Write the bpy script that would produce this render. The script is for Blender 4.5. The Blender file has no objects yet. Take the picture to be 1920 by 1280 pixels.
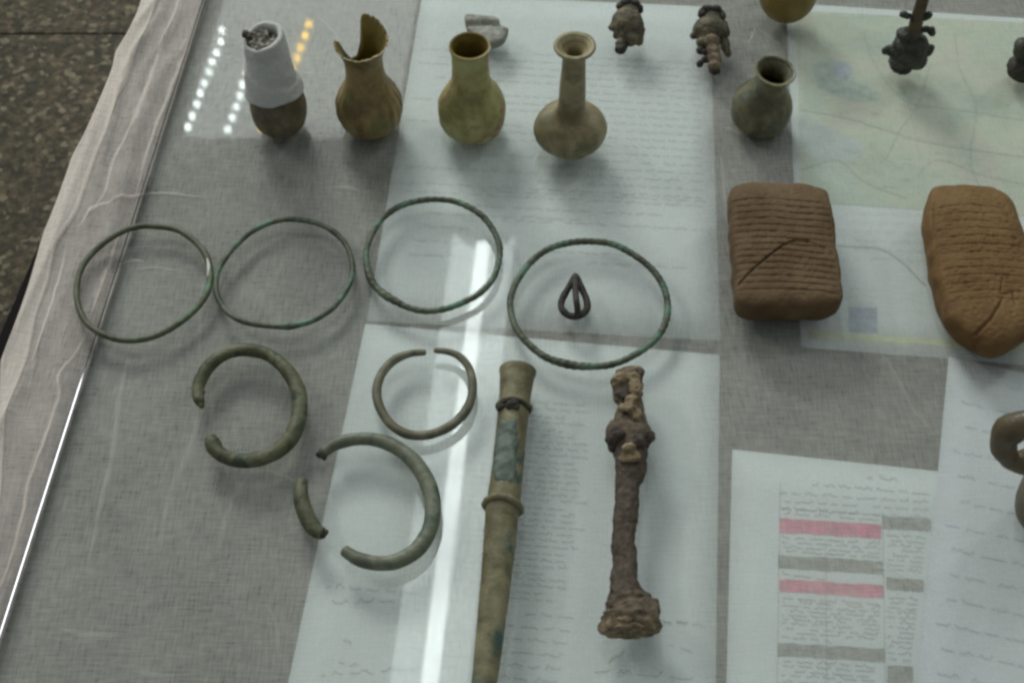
import bpy, bmesh, math, random
from mathutils import Vector, Matrix, noise as mnoise

# ------------------------------------------------------------------ camera, world, lamps, exposure
sc = bpy.context.scene
COL = sc.collection
F_PX, PITCH, DIST = 2320.0, math.radians(55.0), 0.73      # focal length in photo pixels, tilt, distance to table centre
FW = Vector((0, math.cos(PITCH), -math.sin(PITCH)))
UP = Vector((0, math.sin(PITCH), math.cos(PITCH)))
RT = Vector((1, 0, 0))
CAM = -DIST * FW
cd = bpy.data.cameras.new('camera')
cam = bpy.data.objects.new('camera', cd); COL.objects.link(cam)
cam.location = CAM
cam.rotation_euler = (math.radians(90) - PITCH, 0, 0)
cd.sensor_width = 36.0
cd.lens = 36.0 * F_PX / 1920.0
cd.clip_start = 0.02; cd.clip_end = 50
cd.dof.use_dof = True
cd.dof.focus_distance = 0.70
cd.dof.aperture_fstop = 24.0
sc.camera = cam

W = bpy.data.worlds.new('World'); sc.world = W; W.use_nodes = True
bg = W.node_tree.nodes['Background']
bg.inputs[0].default_value = (0.92, 0.99, 1.02, 1)
bg.inputs[1].default_value = 0.27

sc.view_settings.view_transform = 'Standard'
sc.view_settings.look = 'None'
sc.view_settings.exposure = 0.0
sc.view_settings.gamma = 1.0
sc.view_settings.use_curve_mapping = False
sc.cycles.filter_width = 2.8
sc.cycles.use_denoising = True
sc.cycles.max_bounces = 8
sc.cycles.transparent_max_bounces = 24
sc.cycles.sample_clamp_indirect = 4.0
sc.cycles.caustics_reflective = False
sc.cycles.caustics_refractive = False

CEIL = 2.2            # ceiling lamps hang this far above the table top
ZT = 0.0095           # upper face of the glass pane
FLOOR_Z = -0.75

def ray(px, py):
    return FW + (px - 960) / F_PX * RT + (640 - py) / F_PX * UP
def U(px, py, z=0.0):
    d = ray(px, py); t = (z - CAM.z) / d.z
    return CAM + t * d
def mirror(px, py, h=CEIL):
    p = U(px, py, ZT); d = ray(px, py); d = Vector((d.x, d.y, -d.z))
    return p + d * ((h - p.z) / d.z)
def mpp(p):
    return (p - CAM).dot(FW) / F_PX

def area_lamp(name, loc, target, sx, sy, power, color):
    l = bpy.data.lights.new(name, 'AREA'); l.shape = 'RECTANGLE'; l.size = sx; l.size_y = sy
    l.energy = power; l.color = color
    o = bpy.data.objects.new(name, l); COL.objects.link(o)
    o.location = loc
    o.rotation_euler = (Vector(target) - Vector(loc)).to_track_quat('-Z', 'Y').to_euler()
    return o
area_lamp('unseen_key_light_back', (-1.25, 3.75, 2.25), (0, 0, 0), 1.4, 0.8, 108, (0.97, 1.0, 0.97))  # unseen soft key, added; only its direction follows the shadows
side = area_lamp('added_glint_light_side', (-2.62, 1.55, 2.2), (-2.62, 1.55, 0), 0.18, 0.95, 34, (1.0, 0.98, 0.94))  # unseen lamp added to put a glint on the glass edge
side.rotation_euler = (0, 0, 0)       # hangs level, its length along the table edge
area_lamp('added_fill_light_far', (2.4, 2.2, 2.25), (0, 0, 0), 0.4, 1.4, 16, (0.94, 1.0, 0.98))  # unseen lamp added for general brightness

# ------------------------------------------------------------------ node helpers
class NT:
    def __init__(self, name):
        self.m = bpy.data.materials.new(name); self.m.use_nodes = True
        self.t = self.m.node_tree; self.t.nodes.clear()
        self.out = self.n('ShaderNodeOutputMaterial')
    def n(self, typ, **kw):
        o = self.t.nodes.new(typ)
        for k, v in kw.items(): setattr(o, k, v)
        return o
    def l(self, a, b): self.t.links.new(a, b)
    def coord(self, scale=(1, 1, 1), rot=(0, 0, 0), which='Object'):
        c = self.n('ShaderNodeTexCoord'); mp = self.n('ShaderNodeMapping')
        mp.inputs['Scale'].default_value = scale; mp.inputs['Rotation'].default_value = rot
        self.l(c.outputs[which], mp.inputs['Vector']); return mp.outputs['Vector']
    def noise(self, vec, scale=5, detail=4, rough=0.55, dist=0.0):
        o = self.n('ShaderNodeTexNoise')
        o.inputs['Scale'].default_value = scale; o.inputs['Detail'].default_value = detail
        o.inputs['Roughness'].default_value = rough; o.inputs['Distortion'].default_value = dist
        self.l(vec, o.inputs['Vector']); return o.outputs['Fac']
    def ramp(self, fac, stops, interp='LINEAR'):
        r = self.n('ShaderNodeValToRGB'); cr = r.color_ramp; cr.interpolation = interp
        while len(cr.elements) < len(stops): cr.elements.new(0.5)
        for e, (p, c) in zip(cr.elements, stops):
            e.position = p; e.color = (c[0], c[1], c[2], 1) if len(c) == 3 else c
        self.l(fac, r.inputs['Fac']); return r.outputs['Color']
    def math(self, op, a, b=None, clamp=False):
        o = self.n('ShaderNodeMath', operation=op); o.use_clamp = clamp
        for i, v in enumerate((a, b)):
            if v is None: continue
            if isinstance(v, (int, float)): o.inputs[i].default_value = v
            else: self.l(v, o.inputs[i])
        return o.outputs[0]
    def mix(self, fac, a, b, blend='MIX'):
        o = self.n('ShaderNodeMix', data_type='RGBA', blend_type=blend)
        for key, v in ((0, fac), (6, a), (7, b)):
            if isinstance(v, (int, float)): o.inputs[key].default_value = v
            elif isinstance(v, tuple): o.inputs[key].default_value = (*v[:3], 1)
            else: self.l(v, o.inputs[key])
        return o.outputs[2]
    def bump(self, h, strength=0.4, dist=0.001):
        b = self.n('ShaderNodeBump'); b.inputs['Strength'].default_value = strength
        b.inputs['Distance'].default_value = dist; self.l(h, b.inputs['Height']); return b.outputs['Normal']
    def pbr(self, color, rough=0.6, metal=0.0, normal=None, spec=0.5, coat=0.0, trans=0.0):
        p = self.n('ShaderNodeBsdfPrincipled')
        if isinstance(color, tuple): p.inputs['Base Color'].default_value = (*color[:3], 1)
        else: self.l(color, p.inputs['Base Color'])
        if isinstance(rough, (int, float)): p.inputs['Roughness'].default_value = rough
        else: self.l(rough, p.inputs['Roughness'])
        p.inputs['Metallic'].default_value = metal
        p.inputs['Specular IOR Level'].default_value = spec
        p.inputs['Coat Weight'].default_value = coat
        p.inputs['Transmission Weight'].default_value = trans
        if normal is not None: self.l(normal, p.inputs['Normal'])
        self.l(p.outputs[0], self.out.inputs['Surface']); return self.m

def patina(name, stops, scale=60, rough=0.6, spots=None, spot_scale=150, spot_cut=0.58, bump=0.5, bdist=0.0008,
           metal=0.0, spec=0.4, coat=0.0, detail=6, bscale=400):
    t = NT(name); v = t.coord()
    c = t.ramp(t.noise(v, scale, detail, 0.62, 0.3), stops)
    if spots:
        s = t.noise(v, spot_scale, 4, 0.6)
        f = t.ramp(s, [(spot_cut, (0, 0, 0)), (min(spot_cut + 0.1, 1), (1, 1, 1))])
        c = t.mix(f, c, spots)
    fine = t.noise(v, 900, 3, 0.7)
    c = t.mix(0.35, c, t.ramp(fine, [(0.3, (0.35, 0.35, 0.35)), (0.7, (0.75, 0.75, 0.75))]), 'OVERLAY')
    h = t.math('ADD', t.noise(v, bscale, 5, 0.65), t.noise(v, bscale * 0.25, 3, 0.6))
    rr = t.math('ADD', t.math('MULTIPLY', t.noise(v, 180, 3), 0.3), rough - 0.15)
    return t.pbr(c, rr, metal, t.bump(h, bump, bdist), spec, coat)

# --- setting materials
def mat_granite():
    t = NT('granite'); v = t.coord()
    a = t.noise(v, 75, 5, 0.75); b = t.noise(v, 220, 3, 0.6)
    vo = t.n('ShaderNodeTexVoronoi'); vo.inputs['Scale'].default_value = 120; t.l(v, vo.inputs['Vector'])
    sep = t.n('ShaderNodeSeparateColor'); t.l(vo.outputs['Color'], sep.inputs[0])
    c = t.ramp(sep.outputs[0], [(0.0, (0.008925, 0.007225, 0.003825)), (0.35, (0.02678, 0.02312, 0.01275)), (0.6, (0.05355, 0.04624, 0.0255)),
                                (0.82, (0.09673, 0.06936, 0.0408)), (1.0, (0.2529, 0.224, 0.1466))])
    c = t.mix(0.5, c, t.ramp(a, [(0.3, (0.008925, 0.00867, 0.0051)), (0.47, (0.03868, 0.03613, 0.0204)), (0.6, (0.08628, 0.06069, 0.03825)), (0.72, (0.2231, 0.2023, 0.1339))]))
    c = t.mix(0.5, c, t.ramp(b, [(0.3, (.2, .2, .2)), (0.7, (.8, .8, .8))]), 'OVERLAY')
    return t.pbr(c, 0.6, 0, None, 0.12)
def mat_plain(name, col, rough=0.7, spec=0.3, var=0.15, scale=30):
    t = NT(name); v = t.coord()
    n = t.noise(v, scale, 4, 0.6)
    c = t.ramp(n, [(0.3, tuple(x * (1 - var) for x in col)), (0.7, tuple(min(1, x * (1 + var)) for x in col))])
    return t.pbr(c, rough, 0, None, spec)
def mat_paper(name, col):
    t = NT(name); v = t.coord()
    c = t.ramp(t.noise(v, 9, 3, 0.5), [(0.3, tuple(x * 0.93 for x in col)), (0.7, col)])
    c = t.mix(0.25, c, t.ramp(t.noise(v, 700, 2, 0.5), [(0.3, (0.4, 0.4, 0.4)), (0.7, (0.6, 0.6, 0.6))]), 'OVERLAY')
    return t.pbr(c, 0.8, 0, t.bump(t.noise(v, 25, 3), 0.25, 0.002), 0.2)
def mat_map():
    t = NT('map_print'); v = t.coord((1, 1, 1), (0, 0, 0.5))
    a = t.noise(v, 17, 6, 0.68, 0.6)
    c = t.ramp(a, [(0.28, (0.48, 0.60, 0.60)), (0.40, (0.48, 0.60, 0.50)), (0.5, (0.60, 0.65, 0.51)), (0.58, (0.66, 0.65, 0.56)), (0.66, (0.50, 0.62, 0.51)), (0.78, (0.64, 0.67, 0.62))])
    b = t.noise(v, 120, 4, 0.7)
    c = t.mix(0.3, c, t.ramp(b, [(0.35, (0.3, 0.38, 0.3)), (0.65, (0.62, 0.6, 0.6))]), 'OVERLAY')
    return t.pbr(c, 0.75, 0, None, 0.2)
def mat_gauze():
    t = NT('cotton_gauze'); rot = (0, 0, math.radians(6))
    warp = t.noise(t.coord((950, 80, 1), rot), 1, 3, 0.6)
    weft = t.noise(t.coord((75, 860, 1), rot), 1, 3, 0.6)
    big = t.noise(t.coord((1, 1, 1)), 22, 4, 0.6)
    mid = t.noise(t.coord((1, 1, 1)), 260, 3, 0.7)
    s = t.math('ADD', t.math('MULTIPLY', t.math('SUBTRACT', warp, 0.5), 0.44), t.math('MULTIPLY', t.math('SUBTRACT', weft, 0.5), 0.40))
    s = t.math('ADD', s, t.math('MULTIPLY', t.math('SUBTRACT', big, 0.5), 0.22))
    s = t.math('ADD', s, t.math('MULTIPLY', t.math('SUBTRACT', mid, 0.5), 0.10))
    cov = t.math('ADD', s, 0.40, True)
    at = t.n('ShaderNodeAttribute', attribute_name='weave_amount')
    cov = t.math('MULTIPLY', cov, at.outputs['Fac'])
    d = t.n('ShaderNodeBsdfDiffuse'); d.inputs[0].default_value = (0.88, 0.815, 0.74, 1)
    tr = t.n('ShaderNodeBsdfTranslucent'); tr.inputs[0].default_value = (0.88, 0.815, 0.74, 1)
    m1 = t.n('ShaderNodeMixShader'); m1.inputs[0].default_value = 0.12
    t.l(d.outputs[0], m1.inputs[1]); t.l(tr.outputs[0], m1.inputs[2])
    tp = t.n('ShaderNodeBsdfTransparent')
    m2 = t.n('ShaderNodeMixShader'); t.l(cov, m2.inputs[0]); t.l(tp.outputs[0], m2.inputs[1]); t.l(m1.outputs[0], m2.inputs[2])
    t.l(m2.outputs[0], t.out.inputs['Surface']); return t.m
def mat_glass_pane():
    t = NT('glass_pane')
    fr = t.n('ShaderNodeFresnel'); fr.inputs['IOR'].default_value = 1.52
    geo = t.n('ShaderNodeNewGeometry')
    front = t.math('SUBTRACT', 1.0, geo.outputs['Backfacing'])
    smudge = t.ramp(t.noise(t.coord(), 18, 5, 0.65), [(0.35, (0.02, 0.02, 0.02)), (0.75, (0.046, 0.046, 0.046))])
    f = t.math('MULTIPLY', fr.outputs[0], front)
    gl = t.n('ShaderNodeBsdfGlossy')
    gl.inputs['Color'].default_value = (1, 1, 1, 1); t.l(smudge, gl.inputs['Roughness'])
    tp = t.n('ShaderNodeBsdfTransparent'); tp.inputs[0].default_value = (0.955, 0.975, 0.965, 1)
    m = t.n('ShaderNodeMixShader'); t.l(f, m.inputs[0]); t.l(tp.outputs[0], m.inputs[1]); t.l(gl.outputs[0], m.inputs[2])
    dust_haze = t.ramp(t.noise(t.coord((1, 1, 1), (0, 0, 0.4)), 11, 6, 0.7, 0.6), [(0.42, (0.02, 0.02, 0.02)), (0.72, (0.085, 0.085, 0.085))])  # thin dust film, raised to put a milky haze into the pane
    df = t.n('ShaderNodeBsdfDiffuse'); df.inputs[0].default_value = (0.75, 0.8, 0.8, 1)
    m3 = t.n('ShaderNodeMixShader'); t.l(t.math('MULTIPLY', dust_haze, front), m3.inputs[0]); t.l(m.outputs[0], m3.inputs[1]); t.l(df.outputs[0], m3.inputs[2])
    t.l(m3.outputs[0], t.out.inputs['Surface']); return t.m
def mat_emit(name, col, strength):
    t = NT(name); e = t.n('ShaderNodeEmission'); e.inputs[0].default_value = (*col, 1); e.inputs[1].default_value = strength
    t.l(e.outputs[0], t.out.inputs['Surface']); return t.m

M = {}
M['granite'] = mat_granite()
M['joint'] = mat_plain('joint_mortar', (0.012, 0.010, 0.008), 0.9)
M['table'] = mat_plain('dark_table_gap', (0.010, 0.008, 0.008), 0.8, 0.08)  # dark board colour, deepened for the shadow gap beside the cloth
M['gauze'] = mat_gauze()
M['glass'] = mat_glass_pane()
M['edge'] = NT('ground_glass_edge').pbr((0.035, 0.037, 0.042), 0.05, 1.0, None, 0.5)
M['paper'] = mat_paper('white_paper', (0.80, 0.86, 0.91))
M['paper2'] = mat_paper('white_paper_cool', (0.77, 0.81, 0.90))
M['map'] = mat_map()
M['ink'] = mat_plain('black_ink', (0.23, 0.24, 0.25), 0.7)
M['ink_grey'] = mat_plain('grey_toner', (0.27, 0.28, 0.27), 0.8, 0.1, 0.45, 260)
M['ink_blue'] = mat_plain('blue_pen_ink', (0.26, 0.27, 0.42), 0.7)
M['pink'] = mat_plain('pink_highlighter', (0.74, 0.17, 0.32), 0.8, 0.1, 0.35, 160)
M['map_blue'] = mat_plain('map_blue', (0.36, 0.45, 0.60), 0.8, 0.1, 0.35, 160)
M['map_teal'] = mat_plain('map_teal', (0.40, 0.54, 0.48), 0.8, 0.1, 0.35, 160)
M['map_yellow'] = mat_plain('map_yellow', (0.64, 0.68, 0.40), 0.7, 0.3, 0.2, 60)
M['map_line'] = mat_plain('map_line', (0.36, 0.42, 0.38), 0.7)

# --- artefact materials
M['bronze_green'] = patina('green_bronze_wire', [(0.39, (0.035, 0.038, 0.022)), (0.5, (0.07, 0.082, 0.05)), (0.61, (0.11, 0.13, 0.085))], 90, 0.5,
                           (0.10, 0.20, 0.13), 70, 0.55, 0.5, 0.0006)
M['bronze_olive'] = patina('olive_bronze', [(0.39, (0.04638, 0.04554, 0.02009)), (0.5, (0.08184, 0.08501, 0.04018)), (0.61, (0.12, 0.1214, 0.06314))], 70, 0.55,
                           (0.03274, 0.05161, 0.02583), 90, 0.55, 0.6, 0.0008)
M['bronze_grey'] = patina('grey_green_bronze', [(0.39, (0.0805, 0.08856, 0.05994)), (0.5, (0.1275, 0.1402, 0.09168)), (0.61, (0.1677, 0.1845, 0.1269))], 60, 0.5,
                          (0.06037, 0.08856, 0.05642), 60, 0.56, 0.4, 0.0005)
M['bronze_tan'] = patina('tan_bronze', [(0.39, (0.09126, 0.08487, 0.04959)), (0.5, (0.1404, 0.1328, 0.08266)), (0.61, (0.1755, 0.1734, 0.1171))], 60, 0.55,
                         (0.08424, 0.08856, 0.05166), 60, 0.56, 0.3, 0.0004)
M['bronze_dark'] = patina('black_bronze', [(0.3, (0.010, 0.011, 0.008)), (0.5, (0.030, 0.032, 0.022)), (0.7, (0.065, 0.07, 0.045))], 120, 0.5,
                          (0.07, 0.085, 0.05), 120, 0.62, 0.7, 0.001)
M['socket'] = patina('socket_bronze', [(0.39, (0.088, 0.07744, 0.03444)), (0.5, (0.1452, 0.132, 0.0656)), (0.61, (0.2068, 0.1892, 0.1025))], 55, 0.55,
                     (0.0484, 0.0836, 0.0615), 45, 0.55, 0.5, 0.0006)
M['verdigris'] = patina('verdigris_patch', [(0.3, (0.03135, 0.04725, 0.03762)), (0.5, (0.06897, 0.0945, 0.07524)), (0.72, (0.1756, 0.2142, 0.1756))], 90, 0.7, None, bump=0.25)
M['glass_gold'] = patina('weathered_yellow_glass', [(0.38, (0.1995, 0.1805, 0.06431)), (0.5, (0.3325, 0.3094, 0.1194)), (0.62, (0.4156, 0.4126, 0.1837))], 38, 0.55,
                         (0.2494, 0.1547, 0.08269), 45, 0.54, 0.25, 0.0006)
M['glass_inner'] = patina('amber_glass_inside', [(0.3, (0.10, 0.075, 0.015)), (0.6, (0.20, 0.15, 0.035))], 50, 0.4, None, bump=0.2)
M['glass_brown'] = patina('weathered_brown_glass', [(0.38, (0.1435, 0.1149, 0.05392)), (0.5, (0.235, 0.196, 0.1011)), (0.62, (0.3067, 0.2704, 0.1482))], 40, 0.48,
                          (0.1304, 0.1351, 0.0674), 55, 0.54, 0.25, 0.0005)
M['glass_amber'] = patina('broken_amber_glass', [(0.38, (0.121, 0.08673, 0.03143)), (0.5, (0.2135, 0.1539, 0.06)), (0.62, (0.2989, 0.2308, 0.09998))], 45, 0.55,
                          (0.1707, 0.1678, 0.06427), 60, 0.54, 0.3, 0.0006)
M['clay_brown'] = patina('dark_brown_clay', [(0.38, (0.08795, 0.06877, 0.03932)), (0.5, (0.1382, 0.1084, 0.06293)), (0.62, (0.1885, 0.1521, 0.09178))], 60, 0.65,
                         (0.1005, 0.09257, 0.06554), 80, 0.54, 0.4)
M['jar_dark'] = patina('dark_olive_jar', [(0.38, (0.0688, 0.06224, 0.03217)), (0.5, (0.1278, 0.1179, 0.06143)), (0.62, (0.2048, 0.1884, 0.1024))], 50, 0.5,
                       (0.0819, 0.09828, 0.07313), 60, 0.54, 0.3, coat=0.1)
M['pot_amber'] = patina('amber_pot', [(0.3, (0.13, 0.085, 0.015)), (0.55, (0.21, 0.15, 0.03)), (0.75, (0.25, 0.19, 0.06))], 40, 0.45, None, bump=0.2, coat=0.1)
M['gauze_wrap'] = patina('white_wrap', [(0.3, (0.4057, 0.4105, 0.3723)), (0.6, (0.541, 0.5474, 0.5059)), (0.8, (0.6182, 0.6256, 0.5918))], 40, 0.85, None, bump=0.35, bdist=0.001)
M['soil'] = patina('soil_fill', [(0.36, (0.03, 0.028, 0.02)), (0.5, (0.16, 0.145, 0.11)), (0.62, (0.38, 0.36, 0.31))], 260, 0.9, None, bump=1.0, bdist=0.002)
M['clay_tablet'] = patina('brown_clay', [(0.3, (0.08107, 0.04632, 0.02092)), (0.5, (0.1163, 0.07323, 0.03529)), (0.7, (0.1445, 0.09709, 0.04902))], 35, 0.75,
                          (0.1199, 0.06576, 0.03268), 50, 0.62, 0.35, 0.0006, spec=0.25)
M['clay_orange'] = patina('orange_clay', [(0.3, (0.1064, 0.05502, 0.01846)), (0.5, (0.1524, 0.08817, 0.03115)), (0.7, (0.1879, 0.1164, 0.04614))], 35, 0.75,
                          (0.1276, 0.05996, 0.02596), 50, 0.62, 0.35, 0.0006, spec=0.25)
M['figure_clay'] = patina('figurine_clay', [(0.34, (0.0306, 0.02661, 0.01651)), (0.48, (0.0884, 0.07762, 0.04678)), (0.62, (0.1632, 0.1404, 0.08256))], 110, 0.75,
                          (0.0306, 0.02957, 0.02064), 90, 0.60, 0.6)
M['figure_tan'] = patina('figurine_tan', [(0.34, (0.045, 0.036, 0.02296)), (0.48, (0.1275, 0.096, 0.0574)), (0.62, (0.2025, 0.156, 0.0943))], 110, 0.75,
                         (0.0525, 0.044, 0.0328), 90, 0.60, 0.6)
M['figure_dark'] = patina('figurine_dark', [(0.34, (0.014, 0.012, 0.009)), (0.6, (0.045, 0.038, 0.027))], 150, 0.7, None, bump=0.7)
M['sherd'] = patina('grey_sherd', [(0.3, (0.17, 0.17, 0.14)), (0.5, (0.26, 0.26, 0.22)), (0.7, (0.34, 0.34, 0.29))], 120, 0.7, (0.2, 0.2, 0.16), 80, 0.6, 0.5)
M['jug'] = patina('brown_jug', [(0.3, (0.0544, 0.03897, 0.01498)), (0.5, (0.08976, 0.06765, 0.02995)), (0.7, (0.1278, 0.09742, 0.04992))], 50, 0.5,
                  (0.04896, 0.046, 0.01997), 60, 0.62, 0.4, coat=0.08)
M['iron'] = None
def mat_iron():
    # rusted iron: the ends carry tan soil crust, the shank is dark
    t = NT('rusted_iron'); v = t.coord()
    sep = t.n('ShaderNodeSeparateXYZ'); t.l(v, sep.inputs[0])
    n1 = t.noise(v, 90, 6, 0.65); n2 = t.noise(v, 320, 4, 0.7)
    along = t.math('ADD', sep.outputs[1], t.math('MULTIPLY', t.math('SUBTRACT', n1, 0.5), 0.05))
    k = t.ramp(t.math('MULTIPLY', t.math('ADD', along, 0.1), 4.0),
               [(0.085, (1, 1, 1)), (0.15, (0.12, 0.12, 0.12)), (0.50, (0.05, 0.05, 0.05)), (0.60, (0.45, 0.45, 0.45)), (0.68, (0.25, 0.25, 0.25)), (0.74, (1, 1, 1))])
    dark = t.ramp(n2, [(0.3, (0.024, 0.018, 0.013)), (0.5, (0.062, 0.048, 0.035)), (0.7, (0.115, 0.092, 0.068))])
    tan = t.ramp(t.noise(v, 200, 5, 0.7), [(0.3, (0.06, 0.042, 0.024)), (0.5, (0.21, 0.16, 0.095)), (0.68, (0.36, 0.29, 0.18))])
    c = t.mix(k, dark, tan)
    h = t.math('ADD', n2, t.noise(v, 120, 4, 0.6))
    return t.pbr(c, 0.75, 0, t.bump(h, 0.8, 0.0012), 0.3)
M['iron'] = mat_iron()

# ------------------------------------------------------------------ mesh helpers
def link(name, me, mat, parent=None):
    o = bpy.data.objects.new(name, me); COL.objects.link(o)
    if mat is not None: me.materials.append(mat)
    if parent is not None: o.parent = parent
    return o
def mesh(name, verts, faces, smooth=True):
    me = bpy.data.meshes.new(name); me.from_pydata([tuple(v) for v in verts], [], faces)
    me.validate(); me.update()
    if smooth: me.polygons.foreach_set('use_smooth', [True] * len(me.polygons))
    return me
def tag(o, label, cat, group=None):
    o['label'] = label; o['category'] = cat
    if group: o['group'] = group
    return o
def struct(o): o['kind'] = 'structure'; return o
def thing(name, loc, label, cat, group=None):
    o = bpy.data.objects.new(name, None); COL.objects.link(o); o.location = loc; o.empty_display_size = 0.02
    return tag(o, label, cat, group)
def nz(p, s, seed=0.0):
    return mnoise.noise(Vector((p[0] * s + seed, p[1] * s - seed * 0.7, p[2] * s + seed * 1.3)))

def resample(pts, n, closed):
    """Catmull-Rom through pts, evenly spaced by arc length"""
    P = [Vector(p) for p in pts]; m = len(P); dense = []
    segs = m if closed else m - 1
    for i in range(segs):
        if closed: a, b, c, d = P[i - 1], P[i], P[(i + 1) % m], P[(i + 2) % m]
        else: a, b, c, d = P[max(i - 1, 0)], P[i], P[i + 1], P[min(i + 2, m - 1)]
        for k in range(16):
            t = k / 16
            dense.append(0.5 * ((2 * b) + (c - a) * t + (2 * a - 5 * b + 4 * c - d) * t * t + (3 * b - a - 3 * c + d) * t ** 3))
    dense.append(P[0].copy() if closed else P[-1].copy())
    L = [0.0]
    for i in range(1, len(dense)): L.append(L[-1] + (dense[i] - dense[i - 1]).length)
    out = []; j = 0; cnt = n if closed else n - 1
    for k in range(n):
        s = L[-1] * k / cnt
        while j < len(L) - 2 and L[j + 1] < s: j += 1
        f = (s - L[j]) / max(L[j + 1] - L[j], 1e-9)
        out.append(dense[j].lerp(dense[j + 1], min(max(f, 0), 1)))
    return out

def tube_mesh(name, pts, rad, closed=False, n=200, seg=14, rfun=None, flat=1.0, cap=True):
    """tube along pts; rad(s) gives the radius at s in 0..1; rfun(s, theta, p) a multiplier"""
    C = resample(pts, n, closed); verts = []; faces = []
    cnt = n if closed else n - 1
    prevN = None
    for i, c in enumerate(C):
        a = C[(i - 1) % n] if (closed or i > 0) else C[i]
        b = C[(i + 1) % n] if (closed or i < n - 1) else C[i]
        T = (b - a).normalized()
        if prevN is None:
            N = Vector((0, 0, 1)).cross(T)
            if N.length < 1e-3: N = Vector((1, 0, 0)).cross(T)
        else: N = prevN - T * prevN.dot(T)
        N.normalize(); prevN = N
        B = T.cross(N)
        s = i / cnt; r = rad(s) if callable(rad) else rad
        for j in range(seg):
            th = 2 * math.pi * j / seg
            k = rfun(s, th, c) if rfun else 1.0
            verts.append(c + N * (math.cos(th) * r * k) + B * (math.sin(th) * r * k * flat))
    for i in range(n if closed else n - 1):
        i2 = (i + 1) % n
        for j in range(seg):
            j2 = (j + 1) % seg
            faces.append((i * seg + j, i * seg + j2, i2 * seg + j2, i2 * seg + j))
    if not closed and cap:
        for idx, base in ((0, 0), (n - 1, (n - 1) * seg)):
            verts.append(C[idx]); ci = len(verts) - 1
            for j in range(seg):
                j2 = (j + 1) % seg
                faces.append((base + j2, base + j, ci) if idx == 0 else (base + j, base + j2, ci))
    return mesh(name, verts, faces)

def lathe_mesh(name, prof, seg=72, fun=None):
    """prof: list of (r, z), closed at both ends on the axis if r==0; fun(v, theta, r, z) -> (x, y, z)"""
    verts = []; faces = []; rings = []
    for (r, z) in prof:
        if r <= 1e-6:
            verts.append(Vector((0, 0, z))); rings.append([len(verts) - 1])
        else:
            ids = []
            for j in range(seg):
                th = 2 * math.pi * j / seg
                p = Vector(fun(th, r, z)) if fun else Vector((r * math.cos(th), r * math.sin(th), z))
                verts.append(p); ids.append(len(verts) - 1)
            rings.append(ids)
    for a, b in zip(rings, rings[1:]):
        for j in range(seg):
            j2 = (j + 1) % seg
            if len(a) == 1 and len(b) == 1: continue
            if len(a) == 1: faces.append((a[0], b[j2], b[j]))
            elif len(b) == 1: faces.append((a[j], a[j2], b[0]))
            else: faces.append((a[j], a[j2], b[j2], b[j]))
    return mesh(name, verts, faces)

def smooth_profile(pts, n):
    P = resample([(r, 0, z) for r, z in pts], n, False)
    return [(max(p.x, 0.0), p.z) for p in P]

class Axis:
    """an upright thing standing on the glass at pixel (bx, by): turns silhouette pixels into radii and heights"""
    def __init__(self, bx, by, z0=ZT):
        self.p = U(bx, by, z0); self.z0 = z0
        v = self.p - CAM; self.f0 = v.dot(FW); self.u0 = v.dot(UP)
    def z(self, py):
        k = 640 - py
        return (k * self.f0 - F_PX * self.u0) / (F_PX * UP.z - k * FW.z)
    def r(self, py, hw):
        return hw * (self.f0 + self.z(py) * FW.z) / F_PX
    def prof(self, rows): return [(self.r(y, h), self.z(y)) for y, h in rows]

def pillow_mesh(name, outline, z0, thick, n=220, layers=46, power=3.2, dz=None, rough=0.0, seed=0.0):
    """solid slab with rounded rims from a closed outline (xy), superellipse section"""
    O = resample([(p.x, p.y, 0) for p in outline], n, True)
    c = sum(O, Vector((0, 0, 0))) / n
    verts = []; faces = []; rings = []
    rows = []
    for i in range(10): rows.append(-1.0 + i / 10.0)                       # lower half by height
    zs = []
    low = [(0.55, -1.0), (0.75, -0.985), (0.88, -0.93), (0.95, -0.8), (0.985, -0.5), (1.0, -0.1), (1.0, 0.1), (0.995, 0.35)]
    for s, h in low: zs.append((s, h))
    for i in range(layers):
        s = 0.99 * (1 - (i / layers)) ** 1.0
        h = max(0.0, 1 - s ** power) ** (1 / power)
        if h > 0.36: zs.append((s, h))
    for s, h in zs:
        ids = []
        for p in O:
            q = c + (p - c) * s
            z = z0 + thick * (0.5 + 0.5 * h)
            if rough:
                k = rough * nz((q.x, q.y, z), 90, seed)
                q = q + (p - c).normalized() * k * (1 if s > 0.8 else 0.2)
            if dz and h > 0.3: z += dz(q.x, q.y)
            verts.append((q.x, q.y, z)); ids.append(len(verts) - 1)
        rings.append(ids)
    for a, b in zip(rings, rings[1:]):
        for j in range(n):
            j2 = (j + 1) % n; faces.append((a[j], a[j2], b[j2], b[j]))
    zt = z0 + thick + (dz(c.x, c.y) if dz else 0)
    verts.append((c.x, c.y, zt)); ti = len(verts) - 1
    faces += [(rings[-1][j], rings[-1][(j + 1) % n], ti) for j in range(n)]
    verts.append((c.x, c.y, z0)); bi = len(verts) - 1
    faces += [(rings[0][(j + 1) % n], rings[0][j], bi) for j in range(n)]
    return mesh(name, verts, faces)

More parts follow.
